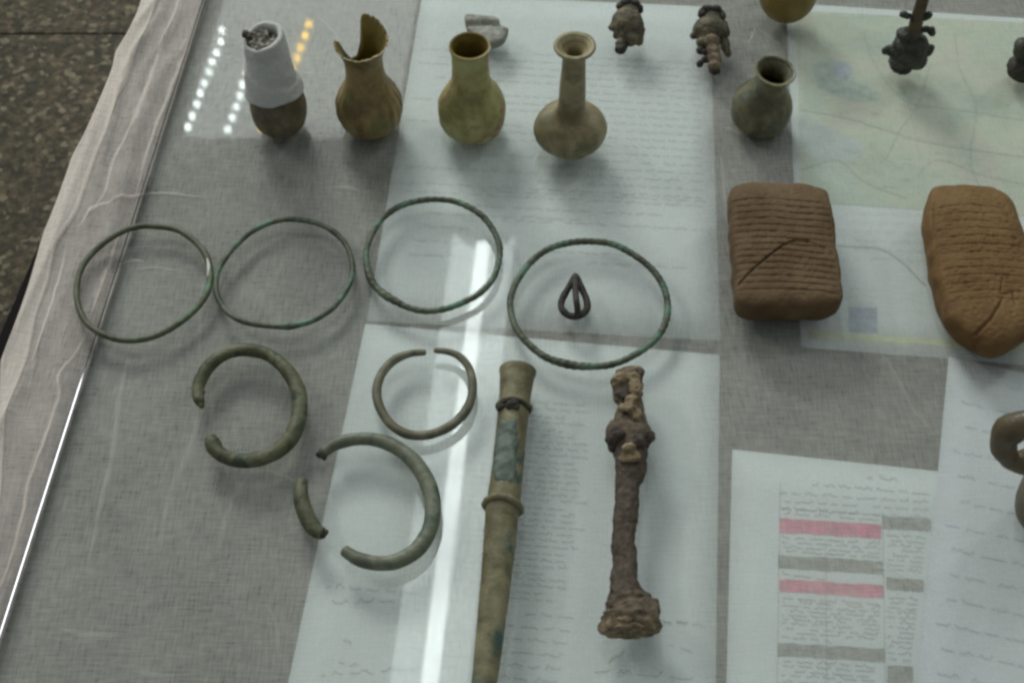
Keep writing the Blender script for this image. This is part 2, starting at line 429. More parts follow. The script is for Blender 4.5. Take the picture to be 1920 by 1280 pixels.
def blob_mesh(name, balls, voxel=0.0012, rough=0.0008, seed=0.0, rscale=220):
    """one continuous lumpy solid from overlapping ellipsoids (centre, (rx, ry, rz))"""
    bm = bmesh.new()
    for c, r in balls:
        if isinstance(r, (int, float)): r = (r, r, r)
        m = Matrix.Translation(c) @ Matrix.Diagonal((*r, 1))
        bmesh.ops.create_icosphere(bm, subdivisions=3, radius=1.0, matrix=m)
    me = bpy.data.meshes.new(name + '_src'); bm.to_mesh(me); bm.free()
    o = bpy.data.objects.new(name + '_src', me); COL.objects.link(o)
    md = o.modifiers.new('remesh', 'REMESH'); md.mode = 'VOXEL'; md.voxel_size = voxel
    sm = o.modifiers.new('smooth', 'SMOOTH'); sm.iterations = 4; sm.factor = 0.5
    dg = bpy.context.evaluated_depsgraph_get()
    out = bpy.data.meshes.new_from_object(o.evaluated_get(dg))
    bpy.data.objects.remove(o); bpy.data.meshes.remove(me)
    out.name = name
    for v in out.vertices:
        k = nz(v.co, rscale, seed) + 0.6 * nz(v.co, rscale * 2.3, seed + 5)
        v.co += v.normal * (rough * k)
    out.polygons.foreach_set('use_smooth', [True] * len(out.polygons))
    out.update()
    return out

def box_mesh(name, x0, x1, y0, y1, z0, z1, bevel=0.0):
    bm = bmesh.new(); bmesh.ops.create_cube(bm, size=1)
    for v in bm.verts:
        v.co = Vector((x0 if v.co.x < 0 else x1, y0 if v.co.y < 0 else y1, z0 if v.co.z < 0 else z1))
    if bevel: bmesh.ops.bevel(bm, geom=bm.edges[:], offset=bevel, segments=2, affect='EDGES', profile=0.5)
    me = bpy.data.meshes.new(name); bm.to_mesh(me); bm.free(); return me
def prism_mesh(name, poly, z0, z1):
    n = len(poly)
    v = [(p.x, p.y, z0) for p in poly] + [(p.x, p.y, z1) for p in poly]
    f = [tuple(range(n))[::-1], tuple(range(n, 2 * n))] + [(i, (i + 1) % n, n + (i + 1) % n, n + i) for i in range(n)]
    return mesh(name, v, f, False)

# ------------------------------------------------------------------ the setting: floor
cx0, cy0 = U(120, 66, FLOOR_Z).x, U(120, 66, FLOOR_Z).y
TS = 0.80
floor = struct(link('floor', box_mesh('floor', -3.2, 2.4, -1.8, 4.2, FLOOR_Z - 0.06, FLOOR_Z - 0.004), M['joint']))
tile_me = box_mesh('tile', 0.0015, TS - 0.0015, 0.0015, TS - 0.0015, -0.003, 0.004, 0.0012); tile_me.materials.append(M['granite'])
for i in range(-3, 3):
    for j in range(-2, 3):
        t = bpy.data.objects.new('tile', tile_me); COL.objects.link(t); t.parent = floor
        t.location = (cx0 - 0.33 + i * TS, cy0 + j * TS, FLOOR_Z - 0.004 + 0.003)
        t.rotation_euler = (0, 0, 0)

# ------------------------------------------------------------------ table, papers, gauze, glass
e0, e1 = U(-138, 945), U(288, -36)  # edge pushed past the cloth; its bare strip stands for a shadow gap
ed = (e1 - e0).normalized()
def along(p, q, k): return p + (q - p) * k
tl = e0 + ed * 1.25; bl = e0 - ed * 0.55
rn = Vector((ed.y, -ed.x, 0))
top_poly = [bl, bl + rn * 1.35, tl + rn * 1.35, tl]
table = thing('table', (0, 0, FLOOR_Z), 'dark wooden table under the gauze cloth and glass', 'table')
def under_table(me, name, mat, parent=table):
    for v in me.vertices: v.co -= Vector((0, 0, FLOOR_Z))
    return link(name, me, mat, parent)
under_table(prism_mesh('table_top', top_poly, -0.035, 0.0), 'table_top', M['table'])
for a in (0.10, 1.25):
    for b in (0.12, 1.65):
        c = bl + rn * a + ed * b
        under_table(box_mesh('leg', c.x - .03, c.x + .03, c.y - .03, c.y + .03, FLOOR_Z + 0.0005, -0.035), 'leg', M['table'])

ZP = 0.0004
def sheet(name, tl_px, bl_px, w, h, z, mat, label):
    """a rectangular sheet whose left edge runs from tl_px to bl_px"""
    a, b = U(*tl_px, z), U(*bl_px, z)
    dn = (b - a).normalized(); rt = Vector((-dn.y, dn.x, 0))
    poly3 = [(a + dn * h), (a + dn * h + rt * w), a + rt * w, a]
    # a slightly uneven grid so that the sheet has a little life
    n = 12; verts = []; faces = []
    for i in range(n + 1):
        for j in range(n + 1):
            q = a + dn * (h * i / n) + rt * (w * j / n)
            verts.append((q.x, q.y, z + 0.00015 * nz(q, 12, z * 1e4)))
    for i in range(n):
        for j in range(n):
            k = i * (n + 1) + j; faces.append((k, k + n + 1, k + n + 2, k + 1))
    o = link(name, mesh(name, verts, faces), mat)
    sol = o.modifiers.new('thickness', 'SOLIDIFY'); sol.thickness = 0.00012; sol.offset = -1
    tag(o, label, 'paper', 'papers under the glass')
    o['z'] = z
    return o
s1 = sheet('printed_sheet', (790, 0), (688, 601), 0.21, 0.297, ZP, M['paper'], 'white printed sheet under the row of small glass bottles')
# sheet() hangs from its upper corner; the upper corner is off the picture, so build it from the lower one
bpy.data.objects.remove(s1)
a, b = U(688, 601, ZP), U(790, 0, ZP); up_ = (b - a).normalized()
def px_of(p):
    v = p - CAM; d = v.dot(FW); return (960 + F_PX * v.dot(RT) / d, 640 - F_PX * v.dot(UP) / d)
s1 = sheet('printed_sheet', px_of(a + up_ * 0.297), (688, 601), 0.21, 0.297, ZP, M['paper'], 'white printed sheet lying under the long-necked bottle and the pendant')
s2 = sheet('handwritten_sheet', (685, 607), (540, 1280), 0.21, 0.297, ZP + 0.0005, M['paper'], 'white typed and handwritten sheet under the bronze socket and rusted iron rod')
s3 = sheet('highlighted_sheet', (1373, 842), (1362, 1280), 0.21, 0.297, ZP, M['paper'], 'white sheet with a printed table and two pink highlighted rows')
s4 = sheet('ruled_sheet', (1779, 668), (1760, 868), 0.21, 0.297, ZP + 0.0009, M['paper2'], 'bluish white sheet with slanting pen lines under the brown jug')
sm = sheet('map_sheet', (1474, 6), (1502, 650), 0.225, (U(1474, 6) - U(1502, 650)).length, ZP, M['paper'], 'pale green and yellow printed map with white lower part under the clay tablets')

def ribbons(name, lines, width, z, mat, parent):
    verts = []; faces = []
    for L in lines:
        base = len(verts); n = len(L)
        for i, p in enumerate(L):
            T = (L[min(i + 1, n - 1)] - L[max(i - 1, 0)])
            N = Vector((-T.y, T.x, 0))
            N = N.normalized() if N.length > 1e-9 else Vector((0, 1, 0))
            w = width(i / max(n - 1, 1)) if callable(width) else width
            verts.append((p.x + N.x * w / 2, p.y + N.y * w / 2, z)); verts.append((p.x - N.x * w / 2, p.y - N.y * w / 2, z))
        for i in range(n - 1):
            k = base + 2 * i; faces.append((k, k + 1, k + 3, k + 2))
    return link(name, mesh(name, verts, faces, False), mat, parent)

rnd = random.Random(7)
def script_line(p0, p1, h, z, fill=0.85, word=(3, 9)):
    """running cursive script from p1 back to p0 (right to left), letter height h in metres"""
    a, b = U(*p1, z), U(*p0, z); T = (b - a); L = T.length; T.normalize(); N = Vector((T.y, -T.x, 0))
    if N.y < 0: N = -N
    out = []; s = 0.0; h *= 0.74
    while s < L:
        m = rnd.randint(*word) + 2; pts = []
        for k in range(m):
            y = rnd.uniform(-0.06, 0.11) * h
            r = rnd.random()
            if r < 0.10: y = h * rnd.uniform(0.5, 0.8)
            elif r < 0.17: y = -h * rnd.uniform(0.2, 0.4)
            pts.append(a + T * s + N * y); s += h * rnd.uniform(0.35, 0.65)
            if s > L: break
        if len(pts) > 1: out.append(pts)
        if rnd.random() < 0.5:
            q = a + T * (s - h * rnd.uniform(0.5, 1.2)) + N * (h * rnd.choice((-0.45, 0.6)))
            out.append([q, q + T * h * 0.14])
        s += h * rnd.uniform(0.35, 0.7) * (1 if rnd.random() < fill else 5)
    return out
def lerp2(p, q, k): return (p[0] + (q[0] - p[0]) * k, p[1] + (q[1] - p[1]) * k)

# printed sheet: twenty close lines of print, right aligned, a short centred block lower down
zi = s1['z'] + 0.00035; L1 = []
for k in range(20):
    y = 92 + k * 12.6 + (k * k) * 0.07
    xl = 790 - y * 0.170 + 12; xr = 1333 + y * 0.02 - 22
    xs = xl + rnd.choice((0, 0, 0, 40, 150, 260))
    L1 += script_line((xs, y + (xs - xl) * 0.05), (xr, y + (xr - xl) * 0.052), 0.0030, zi, 0.9)
for (x0, x1, y) in ((885, 1325, 356), (850, 1240, 384), (940, 1320, 412), (790, 1090, 398), (780, 880, 423), (770, 870, 450), (765, 872, 476), (1090, 1290, 492), (1010, 1180, 470)):
    L1 += script_line((x0, y), (x1, y + (x1 - x0) * 0.05), 0.0030, zi, 0.9)
ribbons('printed_text', L1, 0.00036, zi, M['ink'], s1)['kind'] = 'stuff'

# typed and handwritten sheet
zi = s2['z'] + 0.00035; L2 = []
for k in range(31):
    y = 752 + k * 12.2
    x0 = 880 + rnd.choice((0, 4, 10)) - k * 2; x1 = 1085 + rnd.choice((-26, -8, 0, 12, 18)) - (0 if k < 24 else 40)
    L2 += script_line((x0, y - 8), (x1, y + 8), 0.0026, zi, 0.95)
for k in range(6):
    y = 1150 + k * 24
    L2 += script_line((935 - k * 5, y - 4), (1075 - k * 6, y + 8), 0.0034, zi, 0.85)
for (x0, y0, x1, y1, h) in ((610, 1098, 780, 1112, 0.0035), (600, 1132, 740, 1126, 0.0040), (640, 1196, 656, 1208, 0.003), (600, 1266, 790, 1252, 0.004),
                            (1110, 1258, 1300, 1272, 0.0048), (1230, 1172, 1290, 1165, 0.004), (1250, 1205, 1298, 1222, 0.006), (1240, 1165, 1320, 1172, 0.003),
                            (630, 1238, 700, 1262, 0.004)):
    L2 += script_line((x0, y0), (x1, y1), h, zi, 0.9, (2, 6))
L2.append([U(1140 + 30 * k / 6, 1245 - 28 * k / 6 - 4 * math.sin(k), zi) for k in range(7)])
ribbons('handwriting', L2, 0.00036, zi, M['ink'], s2)['kind'] = 'stuff'
def crease(pts, z, parent, w, name='crease_line'):
    P = resample([U(x, y, z) for x, y in pts], 40, False)
    return ribbons(name, [P], lambda s: w * (0.25 + 0.75 * math.sin(math.pi * s)), z, M['ink_grey'], parent)

# highlighted sheet: heading, text rows, grey and pink bars
zi = s3['z'] + 0.00035; L3 = []
L3 += script_line((1622, 893), (1682, 901), 0.0050, zi, 1.0, (4, 7))
for k in range(4):
    y = 912 + k * 15
    L3 += script_line((1462 + (60 if k == 0 else 0), y - 4), (1742, y + 14), 0.0028, zi, 0.9)
for y, x1 in ((956, 1648), (966, 1648), (1010, 1650), (1019, 1652), (1028, 1650), (1036, 1650), (1078, 1545), (1124, 1650), (1138, 1650), (1155, 1645), (1171, 1650), (1188, 1640), (1242, 1640), (1260, 1630), (1130, 1652), (1147, 1650), (1163, 1650), (1180, 1648), (1196, 1560), (1250, 1640), (1268, 1640), (1280, 1630)):
    L3 += script_line((1464, y - 4), (x1, y + 8), 0.0028, zi, 0.85)
for y in (1003, 1012, 1021, 1030, 1039, 1048, 1057, 1066, 1119, 1137, 1155, 1173, 1191, 1211, 1233, 1128, 1146, 1164, 1182, 1200, 1222):
    L3 += script_line((1662, y), (1736 - (y - 1000) * 0.12, y + 5), 0.0028, zi, 0.8)
ribbons('printed_text', L3, 0.00036, zi, M['ink'], s3)['kind'] = 'stuff'
def bar(name, x0, x1, y0, y1, slope, mat, parent, z):
    n = 14; top = []; bot = []
    for i in range(n + 1):
        x = x0 + (x1 - x0) * i / n; yy = slope * (x - x0)
        top.append(U(x, y0 + yy + rnd.uniform(-1.2, 1.2), z)); bot.append(U(x, y1 + yy + rnd.uniform(-1.2, 1.2), z))
    v = top + bot; f = [(i, n + 1 + i, n + 2 + i, i + 1) for i in range(n)]
    return link(name, mesh(name, v, f, False), mat, parent)
zb = s3['z'] + 0.00025
bar('highlighter_stroke', 1462, 1652, 971, 997, 0.062, M['pink'], s3, zb)
bar('highlighter_stroke', 1462, 1656, 1085, 1108, 0.062, M['pink'], s3, zb)
for x0, x1, y0, y1 in ((1654, 1745, 967, 990), (1459, 1655, 1040, 1064), (1662, 1732, 1082, 1104), (1458, 1660, 1204, 1228), (1664, 1712, 1246, 1282)):
    bar('grey_bar', x0, x1, y0, y1, 0.058, M['ink_grey'], s3, zb)
zl = zb
grid = [[U(1463, 905, zl), U(1457, 1290, zl)], [U(1655, 960, zl), U(1660, 1290, zl)], [U(1548, 1010, zl), U(1550, 1290, zl)]]
ribbons('table_rule', grid, 0.0002, zl, M['ink_grey'], s3)

# ruled sheet: slanting pen lines
zi = s4['z'] + 0.00035; L4 = []
for k in range(13):
    y = 705 + k * 46; x0 = 1792 - (y - 670) * 0.10
    L4 += script_line((x0 + rnd.uniform(5, 30), y + 2), (1990, y + 2 + (1990 - x0) * 0.20), 0.0034, zi, 0.8)
ribbons('handwriting', L4, 0.00040, zi, M['ink_blue'], s4)['kind'] = 'stuff'

# map sheet: printed land, water patches, roads, text block
zm = sm['z'] + 0.00025
def patch(name, pts, mat, parent, z, n=48, rough=0.0015):
    P = resample([U(x, y, z) for x, y in pts], n, True)
    c = sum(P, Vector()) / n
    v = [(p.x + rough * nz(p, 150), p.y + rough * nz(p, 150, 3), z) for p in P] + [tuple(c)]
    return link(name, mesh(name, v, [(i, (i + 1) % n, n) for i in range(n)], False), mat, parent)
mq = [U(1492, 20, zm), U(1990, 46, zm), U(1990, 410, zm), U(1502, 378, zm)]
link('map_area', mesh('map_area', mq, [(3, 2, 1, 0)], False), M['map'], sm)
patch('map_patch', [(1530, 120), (1560, 112), (1590, 122), (1600, 150), (1640, 170), (1648, 188), (1610, 190), (1570, 180), (1535, 165)], M['map_teal'], sm, zm + 0.0001)
patch('map_patch', [(1562, 122), (1590, 120), (1596, 140), (1575, 148), (1560, 138)], M['map_blue'], sm, zm + 0.0002)
patch('map_patch', [(1500, 215), (1530, 225), (1580, 250), (1620, 275), (1600, 300), (1540, 300), (1505, 280)], mat_plain('map_water', (0.52, 0.62, 0.62), 0.75, 0.2, 0.15, 80), sm, zm + 0.0001)
roads = []
for pts in ([(1500, 205), (1600, 225), (1720, 262), (1820, 280), (1960, 300)], [(1660, 300), (1690, 240), (1720, 200), (1745, 120)],
            [(1720, 330), (1760, 300), (1850, 330), (1960, 352)], [(1790, 60), (1800, 130), (1830, 200), (1820, 300), (1850, 380)],
            [(1500, 320), (1570, 300), (1620, 340), (1700, 372)], [(1620, 60), (1640, 120), (1700, 190), (1790, 205), (1950, 230)]):
    roads.append(resample([U(x, y, zm + 0.0003) for x, y in pts], 40, False))
ribbons('map_road', roads, 0.0006, zm + 0.0003, M['map_line'], sm)
txt = []
for k in range(6):
    txt += script_line((1600, 400 + k * 17), (1735, 404 + k * 17), 0.0024, zm + 0.0001, 0.8)
for k in range(3):
    txt += script_line((1590, 540 + k * 14), (1640, 542 + k * 14), 0.0022, zm + 0.0001, 0.8)
for _ in range(80):
    x, y = rnd.uniform(1510, 1930), rnd.uniform(50, 370)
    txt += script_line((x, y), (x + rnd.uniform(15, 40), y + 3), 0.0024, zm + 0.0004, 1.0)
ribbons('printed_text', txt, 0.0003, zm + 0.0004, M['map_line'], sm)['kind'] = 'stuff'
route = resample([U(x, y, zm + 0.0002) for x, y in ((1570, 460), (1600, 462), (1650, 466), (1690, 490), (1715, 515), (1735, 535))], 30, False)
ribbons('map_road', [route], 0.0009, zm + 0.0002, M['map_line'], sm)
bar('map_key_square', 1592, 1645, 574, 622, 0.04, M['map_blue'], sm, zm + 0.0001)
bar('map_border', 1516, 1990, 621, 633, 0.06, M['map_yellow'], sm, zm + 0.0001)

# gauze cloth: one sheet with wandering left edge, a doubled hem and creases that overlap it
ZG = 0.0022
edge_px = [(330, -140), (292, -50), (275, 0), (262, 40), (247, 72), (231, 96), (221, 112), (215, 140), (200, 180), (184, 220), (164, 266), (150, 290), (138, 320), (112, 388),
           (87, 450), (72, 500), (57, 550), (47, 580), (30, 630), (16, 668), (8, 705), (3, 770), (-6, 850), (-20, 960), (-55, 1100), (-105, 1300), (-150, 1480)]
hem_px = [(362, -140), (322, -50), (305, 0), (291, 38), (276, 75), (261, 105), (250, 135), (240, 165), (222, 207), (205, 255), (187, 300), (173, 340), (158, 385), (146, 414),
          (114, 467), (103, 505), (96, 536), (84, 570), (72, 605), (58, 672), (44, 715), (20, 790), (12, 870), (5, 960), (-30, 1100), (-75, 1300), (-120, 1480)]
NR = 420
E_ = resample([U(x, y) for x, y in edge_px], NR, False)
H_ = resample([U(x, y) for x, y in hem_px], NR, False)
gl0, gl1 = U(398, -30), U(5, 1208)                       # left edge line of the glass pane
gdir = (gl1 - gl0).normalized(); gn = Vector((gdir.y, -gdir.x, 0))
if gn.x > 0: gn = -gn                                    # points left, away from the pane
def outside(p): return (Vector((p.x, p.y, 0)) - Vector((gl0.x, gl0.y, 0))).dot(gn)   # metres left of the glass edge
def gauze_z(x, y):
    p = Vector((x, y, 0)); o = outside(p)
    free = min(max(o / 0.012, 0), 1)
    u = (p - gl0).dot(gn); w = (p - gl0).dot(gdir)
    ridge = (1 - abs(mnoise.noise(Vector((u * 75 + 1.2 * mnoise.noise(Vector((w * 9, u * 20, 3))), w * 6, 0.3))))) ** 3
    soft = 0.5 + 0.5 * mnoise.noise(Vector((x * 22, y * 22, 1.7)))
    return ZG + 0.0007 * soft + free * (0.0045 * ridge + 0.001)
verts = []; faces = []
right = [Vector((e.x + 0.0, e.y, 0)) for e in E_]
NC = 150
for i in range(NR):
    e = E_[i]; r = e + rn * 1.0
    for j in range(NC):
        k = j / (NC - 1); k = k ** 1.7
        q = e.lerp(r, k); verts.append((q.x, q.y, gauze_z(q.x, q.y)))
for i in range(NR - 1):
    for j in range(NC - 1):
        a = i * NC + j; faces.append((a, a + 1, a + NC + 1, a + NC))
dens = [1.0] * len(verts)
def add_strip(A, B, lift=0.0006, soft=False, amt=1.0):
    n = len(A); base = len(verts); m = 9
    for i in range(n):
        for j in range(m):
            q = A[i].lerp(B[i], j / (m - 1)); hump = math.sin(math.pi * j / (m - 1))
            verts.append((q.x, q.y, gauze_z(q.x, q.y) + lift * (0.35 + 0.65 * hump)))
            dens.append((hump ** 1.3 * math.sin(math.pi * (i + 0.5) / n) ** 0.5 * amt) if soft else (amt * (0.7 + 0.6 * nz(q, 40, 7)) if soft is None else 1.0))
    for i in range(n - 1):
        for j in range(m - 1):
            a = base + i * m + j; faces.append((a, a + 1, a + m + 1, a + m))
def add_crease(pts, wpx, n=60, lift=0.0005, layers=1):
    P = resample([U(x, y) for x, y in pts], n, False)
    for k in range(layers):
        A = []; B = []
        for i, p in enumerate(P):
            T = P[min(i + 1, n - 1)] - P[max(i - 1, 0)]; N = Vector((-T.y, T.x, 0)).normalized()
            s = i / (n - 1)
            w = wpx * mpp(p) * (0.25 + 0.75 * math.sin(math.pi * min(max(s, 0), 1)) ** 0.6) * (1 + 0.45 * nz(p, 60, k)) * (1 - 0.35 * k)
            j = 0.0006 * nz(p, 130, 4)
            A.append(p + N * (w / 2 + j)); B.append(p - N * (w / 2 - j))
        add_strip(A, B, lift * (1 + 0.8 * k), True, 1.1 if outside(P[n // 2]) > -0.012 else 0.5)
def pane_line(e):
    o = outside(e); return e + rn * max(0.01, (o + 0.006) / max(1e-6, -rn.dot(gn)))
add_strip(H_, [pane_line(h) for h in H_], 0.0004, None, 0.42)
add_strip(E_, H_, 0.0010)
add_strip(E_, [e.lerp(h, 0.99) for e, h in zip(E_, H_)], 0.0019)
add_strip(E_, [e.lerp(h, 0.97) for e, h in zip(E_, H_)], 0.0013)
add_strip([e.lerp(h, 0.05) for e, h in zip(E_, H_)], [e.lerp(h, 0.24) for e, h in zip(E_, H_)], 0.0016)
add_strip([e.lerp(h, 0.82) for e, h in zip(E_, H_)], [e.lerp(h, 1.02) for e, h in zip(E_, H_)], 0.0016)
for pts, w, ly in (
    ([(352, -30), (342, 0), (327, 42), (303, 105), (270, 200), (257, 239), (240, 268), (222, 296), (208, 340), (197, 380), (160, 425)], 7, 2),
    ([(402, -30), (394, 0), (372, 55), (345, 120), (316, 196), (291, 258), (275, 308), (265, 345), (257, 374)], 7, 2),
    ([(380, 20), (350, 100), (330, 160), (312, 190)], 14, 1),
    ([(191, 398), (238, 381), (257, 375), (300, 369), (347, 372), (390, 378)], 6, 2),
    ([(150, 440), (175, 410), (197, 392), (225, 386)], 6, 1),
    ([(622, 358), (645, 358), (660, 360), (679, 367)], 7, 2),
    ([(232, 440), (226, 454), (215, 490), (207, 513), (196, 545), (186, 574), (173, 606)], 5, 2),
    ([(240, 470), (225, 520), (205, 570), (192, 620)], 4, 1),
    ([(215, 508), (228, 502), (252, 494), (274, 497)], 5, 1),
    ([(255, 512), (300, 508), (335, 515)], 4, 1),
    ([(165, 640), (142, 680), (120, 715), (119, 752), (107, 790), (88, 840), (70, 885), (58, 925), (50, 965), (38, 1010), (25, 1055), (8, 1105), (-10, 1140)], 8, 2),
    ([(108, 560), (85, 629), (70, 690), (60, 740)], 6, 1),
    ([(130, 470), (118, 520), (100, 580), (88, 625)], 5, 1),
    ([(382, 700), (376, 775), (350, 865), (325, 920), (315, 960), (305, 1010), (300, 1065)], 9, 1),
    ([(480, 880), (440, 940), (420, 1000), (402, 1060)], 8, 1),
    ([(245, 660), (225, 760), (215, 850), (190, 960), (165, 1080)], 9, 1),
    ([(395, 500), (380, 560), (376, 640), (372, 690)], 5, 1),
    ([(250, 1262), (300, 1268), (335, 1272)], 6, 1),
    ([(490, 880), (550, 905), (590, 930)], 5, 1),
    ([(1630, 1066), (1660, 1070), (1690, 1082), (1730, 1106)], 6, 2),
    ([(1690, 190), (1702, 225), (1712, 270), (1722, 320), (1728, 345)], 4, 2),
    ([(1640, 650), (1668, 690), (1690, 730), (1712, 775), (1750, 815)], 5, 1),
    ([(1350, 246), (1372, 250), (1395, 265)], 6, 2),
    ([(1351, 290), (1356, 340), (1360, 420)], 5, 2),
    ([(1420, 60), (1440, 75), (1462, 95)], 5, 1),
    ([(1345, 525), (1365, 530), (1385, 527)], 5, 1),
    ([(560, 140), (600, 143), (640, 140)], 5, 1),
    ([(600, 40), (630, 70), (650, 110)], 5, 1),
    ([(790, 610), (840, 614), (900, 616)], 4, 1),
    ([(650, 1093), (720, 1090), (780, 1074), (830, 1062)], 4, 1),
    ([(500, 1130), (520, 1180), (525, 1240)], 7, 1),
    ([(100, 1180), (180, 1195), (250, 1190)], 7, 1)):
    add_crease(pts, w * 2.2, 50, 0.0005, ly + (1 if pts[0][0] < 300 and pts[0][1] < 700 else 0))
gme_ = mesh('gauze_cloth', verts, faces)
gme_.attributes.new('weave_amount', 'FLOAT', 'POINT').data.foreach_set('value', dens)
gauze = link('gauze_cloth', gme_, M['gauze'])
tag(gauze, 'thin greyish white gauze cloth with a folded hem spread over the papers', 'cloth')

# glass pane with ground left arris
g_a = gl0 - gdir * 0.30; g_b = gl1 + gdir * 0.30; ZB = ZT - 0.0055
pr = -gn
pane = [g_a, g_b, g_b + pr * 1.05, g_a + pr * 1.05]
glass = thing('glass_pane', (g_a + g_b) / 2 + Vector((0, 0, ZB)), 'clear glass sheet covering the gauze and papers, with the finds laid on it', 'glass')
go = Vector(glass.location)
ch = 0.0016
gv = [Vector((p.x, p.y, ZB)) for p in pane] + [Vector((p.x, p.y, ZT)) for p in (pane[0] + pr * ch, pane[1] + pr * ch, pane[2], pane[3])]
gv = [v - go for v in gv]
gme = mesh('pane', gv, [(0, 1, 2, 3), (4, 7, 6, 5), (1, 5, 6, 2), (2, 6, 7, 3), (3, 7, 4, 0)], False)
link('pane', gme, M['glass'], glass)
# the ground edge: its tilt is set to catch the added side lamp as a glint
slope = math.radians(12)
wv = 0.0007
outer = [gv[4] + gn * wv * math.cos(slope) - Vector((0, 0, wv * math.sin(slope) - 0.0001)), gv[5] + gn * wv * math.cos(slope) - Vector((0, 0, wv * math.sin(slope) - 0.0001))]
ev = [outer[0], outer[1], gv[5] + Vector((0, 0, 0.0001)), gv[4] + Vector((0, 0, 0.0001)), gv[0] + (outer[0] - gv[4]) * 1.0 - Vector((0, 0, 0)), gv[1] + (outer[1] - gv[5])]
ev[4].z = ev[5].z = 0.0
link('ground_edge', mesh('ground_edge', ev, [(0, 1, 2, 3), (4, 5, 1, 0)], False), M['edge'], glass)

# ------------------------------------------------------------------ ceiling lamps that the glass reflects
lampA, lampB = mirror(906, 455), mirror(770, 1560)
ldir = (lampB - lampA).normalized(); lperp = Vector((-ldir.y, ldir.x, 0))
lamp = thing('ceiling_lamp', lampA, 'white fluorescent tube lamp with a wide glowing trough on the ceiling', 'lamp')
tubeM = mat_emit('tube_light', (0.95, 1.0, 1.0), 16.0)
ld = lampB - lampA
link('tube', tube_mesh('tube', [Vector((0, 0, 0)), ld * 0.5, ld], 0.020, False, 30, 14), tubeM, lamp)
tw = 0.09
tr = [(-tw, -0.01), (-tw * 0.5, 0.055), (tw * 0.5, 0.055), (tw, -0.01)]
tv = []
for k in (-0.02, 1.02):
    for a_, zz in tr: tv.append(ld * k + lperp * a_ + Vector((0, 0, zz)))
link('glowing_trough', mesh('glowing_trough', tv, [(0, 1, 5, 4), (1, 2, 6, 5), (2, 3, 7, 6)], False), mat_emit('glowing_trough', (0.92, 1.0, 1.0), 4.6), lamp)  # trough given its own glow for the halo around the tube
led_panel = thing('lamp_panel', mirror(560, 100), 'white ceiling light panel set with rows of small bright bulbs', 'lamp')
lp = Vector(led_panel.location)
q = [mirror(338, 246), mirror(738, 246), mirror(800, -120), mirror(450, -120)]
q = [p - lp + Vector((0, 0, 0.02)) for p in q]
link('diffuser', mesh('diffuser', q, [(0, 1, 2, 3)], False), mat_emit('panel_glow', (0.95, 1.0, 1.0), 2.6), led_panel)
ledW = mat_emit('bulb_white', (0.93, 1.0, 1.0), 26.0); ledY = mat_emit('bulb_gold', (1.0, 0.62, 0.10), 22.0)
def bulbs(rows, mat, r):
    me = lathe_mesh('bulb', [(0.0, -0.005), (r * 0.6, -0.004), (r, 0.0), (r, 0.012)], 12); me.materials.append(mat)
    for x, y in rows:
        o = bpy.data.objects.new('bulb', me); COL.objects.link(o); o.parent = led_panel
        o.location = mirror(x, y) - lp
bulbs([(414, 50), (412, 71), (404, 92), (396, 109), (390, 128), (381, 149), (373, 168), (367, 188), (358, 210), (350, 231)], ledW, 0.0098)
bulbs([(481, 72), (475, 92), (467, 112), (460, 131), (453, 152), (448, 172), (441, 193), (434, 214), (425, 236)], ledW, 0.0098)
bulbs([(578, 38), (571, 60), (562, 82), (555, 102), (547, 122), (538, 145), (500, 205), (488, 234)], ledY, 0.0115)

# ------------------------------------------------------------------ bottles
BG = 'small ancient vessels in a row'
def vessel_profile(ax, rows, wall, top_in=None, n=70, bottom_in=None):
    """outer rows (py, hw) from base to rim -> closed profile with a hollow inside"""
    out = smooth_profile([(0.0, 0.0), (ax.r(rows[0][0], rows[0][1]) * 0.6, 0.0002)] + [(r, max(z, 0.0)) for r, z in ax.prof(rows)], n)
    inner = []
    for r, z in reversed(out):
        if z > 0.006 and r > wall * 1.5: inner.append((r - wall, z))
    inner[0] = (inner[0][0], inner[0][1] - 0.0002)
    inner.append((0.0, max(inner[-1][1] - 0.001, 0.004)))
    return out, inner
def jitter(amp, seed, scale=45, loc=None):
    def f(th, r, z):
        k = 1 + amp * nz((math.cos(th) * 0.02, math.sin(th) * 0.02, z), scale, seed) + 0.45 * amp * nz((math.cos(th) * 0.02, math.sin(th) * 0.02, z), scale * 3.1, seed + 4)
        return (r * k * math.cos(th), r * k * math.sin(th), z)
    return f
def vessel(name, ax, rows, wall, mat, mat_in, label, cat, fun=None, amp=0.025, seed=1.0, seg=80, tilt=(0, 0)):
    t = thing(name, ax.p, label, cat, BG)
    out, inn = vessel_profile(ax, rows, wall)
    fn = fun or jitter(amp, seed)
    b = link('body', lathe_mesh('body', out, seg, fn), mat, t)
    link('inside', lathe_mesh('inside', [out[-1]] + inn, seg, fn), mat_in, t)
    t.rotation_euler = (tilt[0], tilt[1], 0)
    return t, out, inn

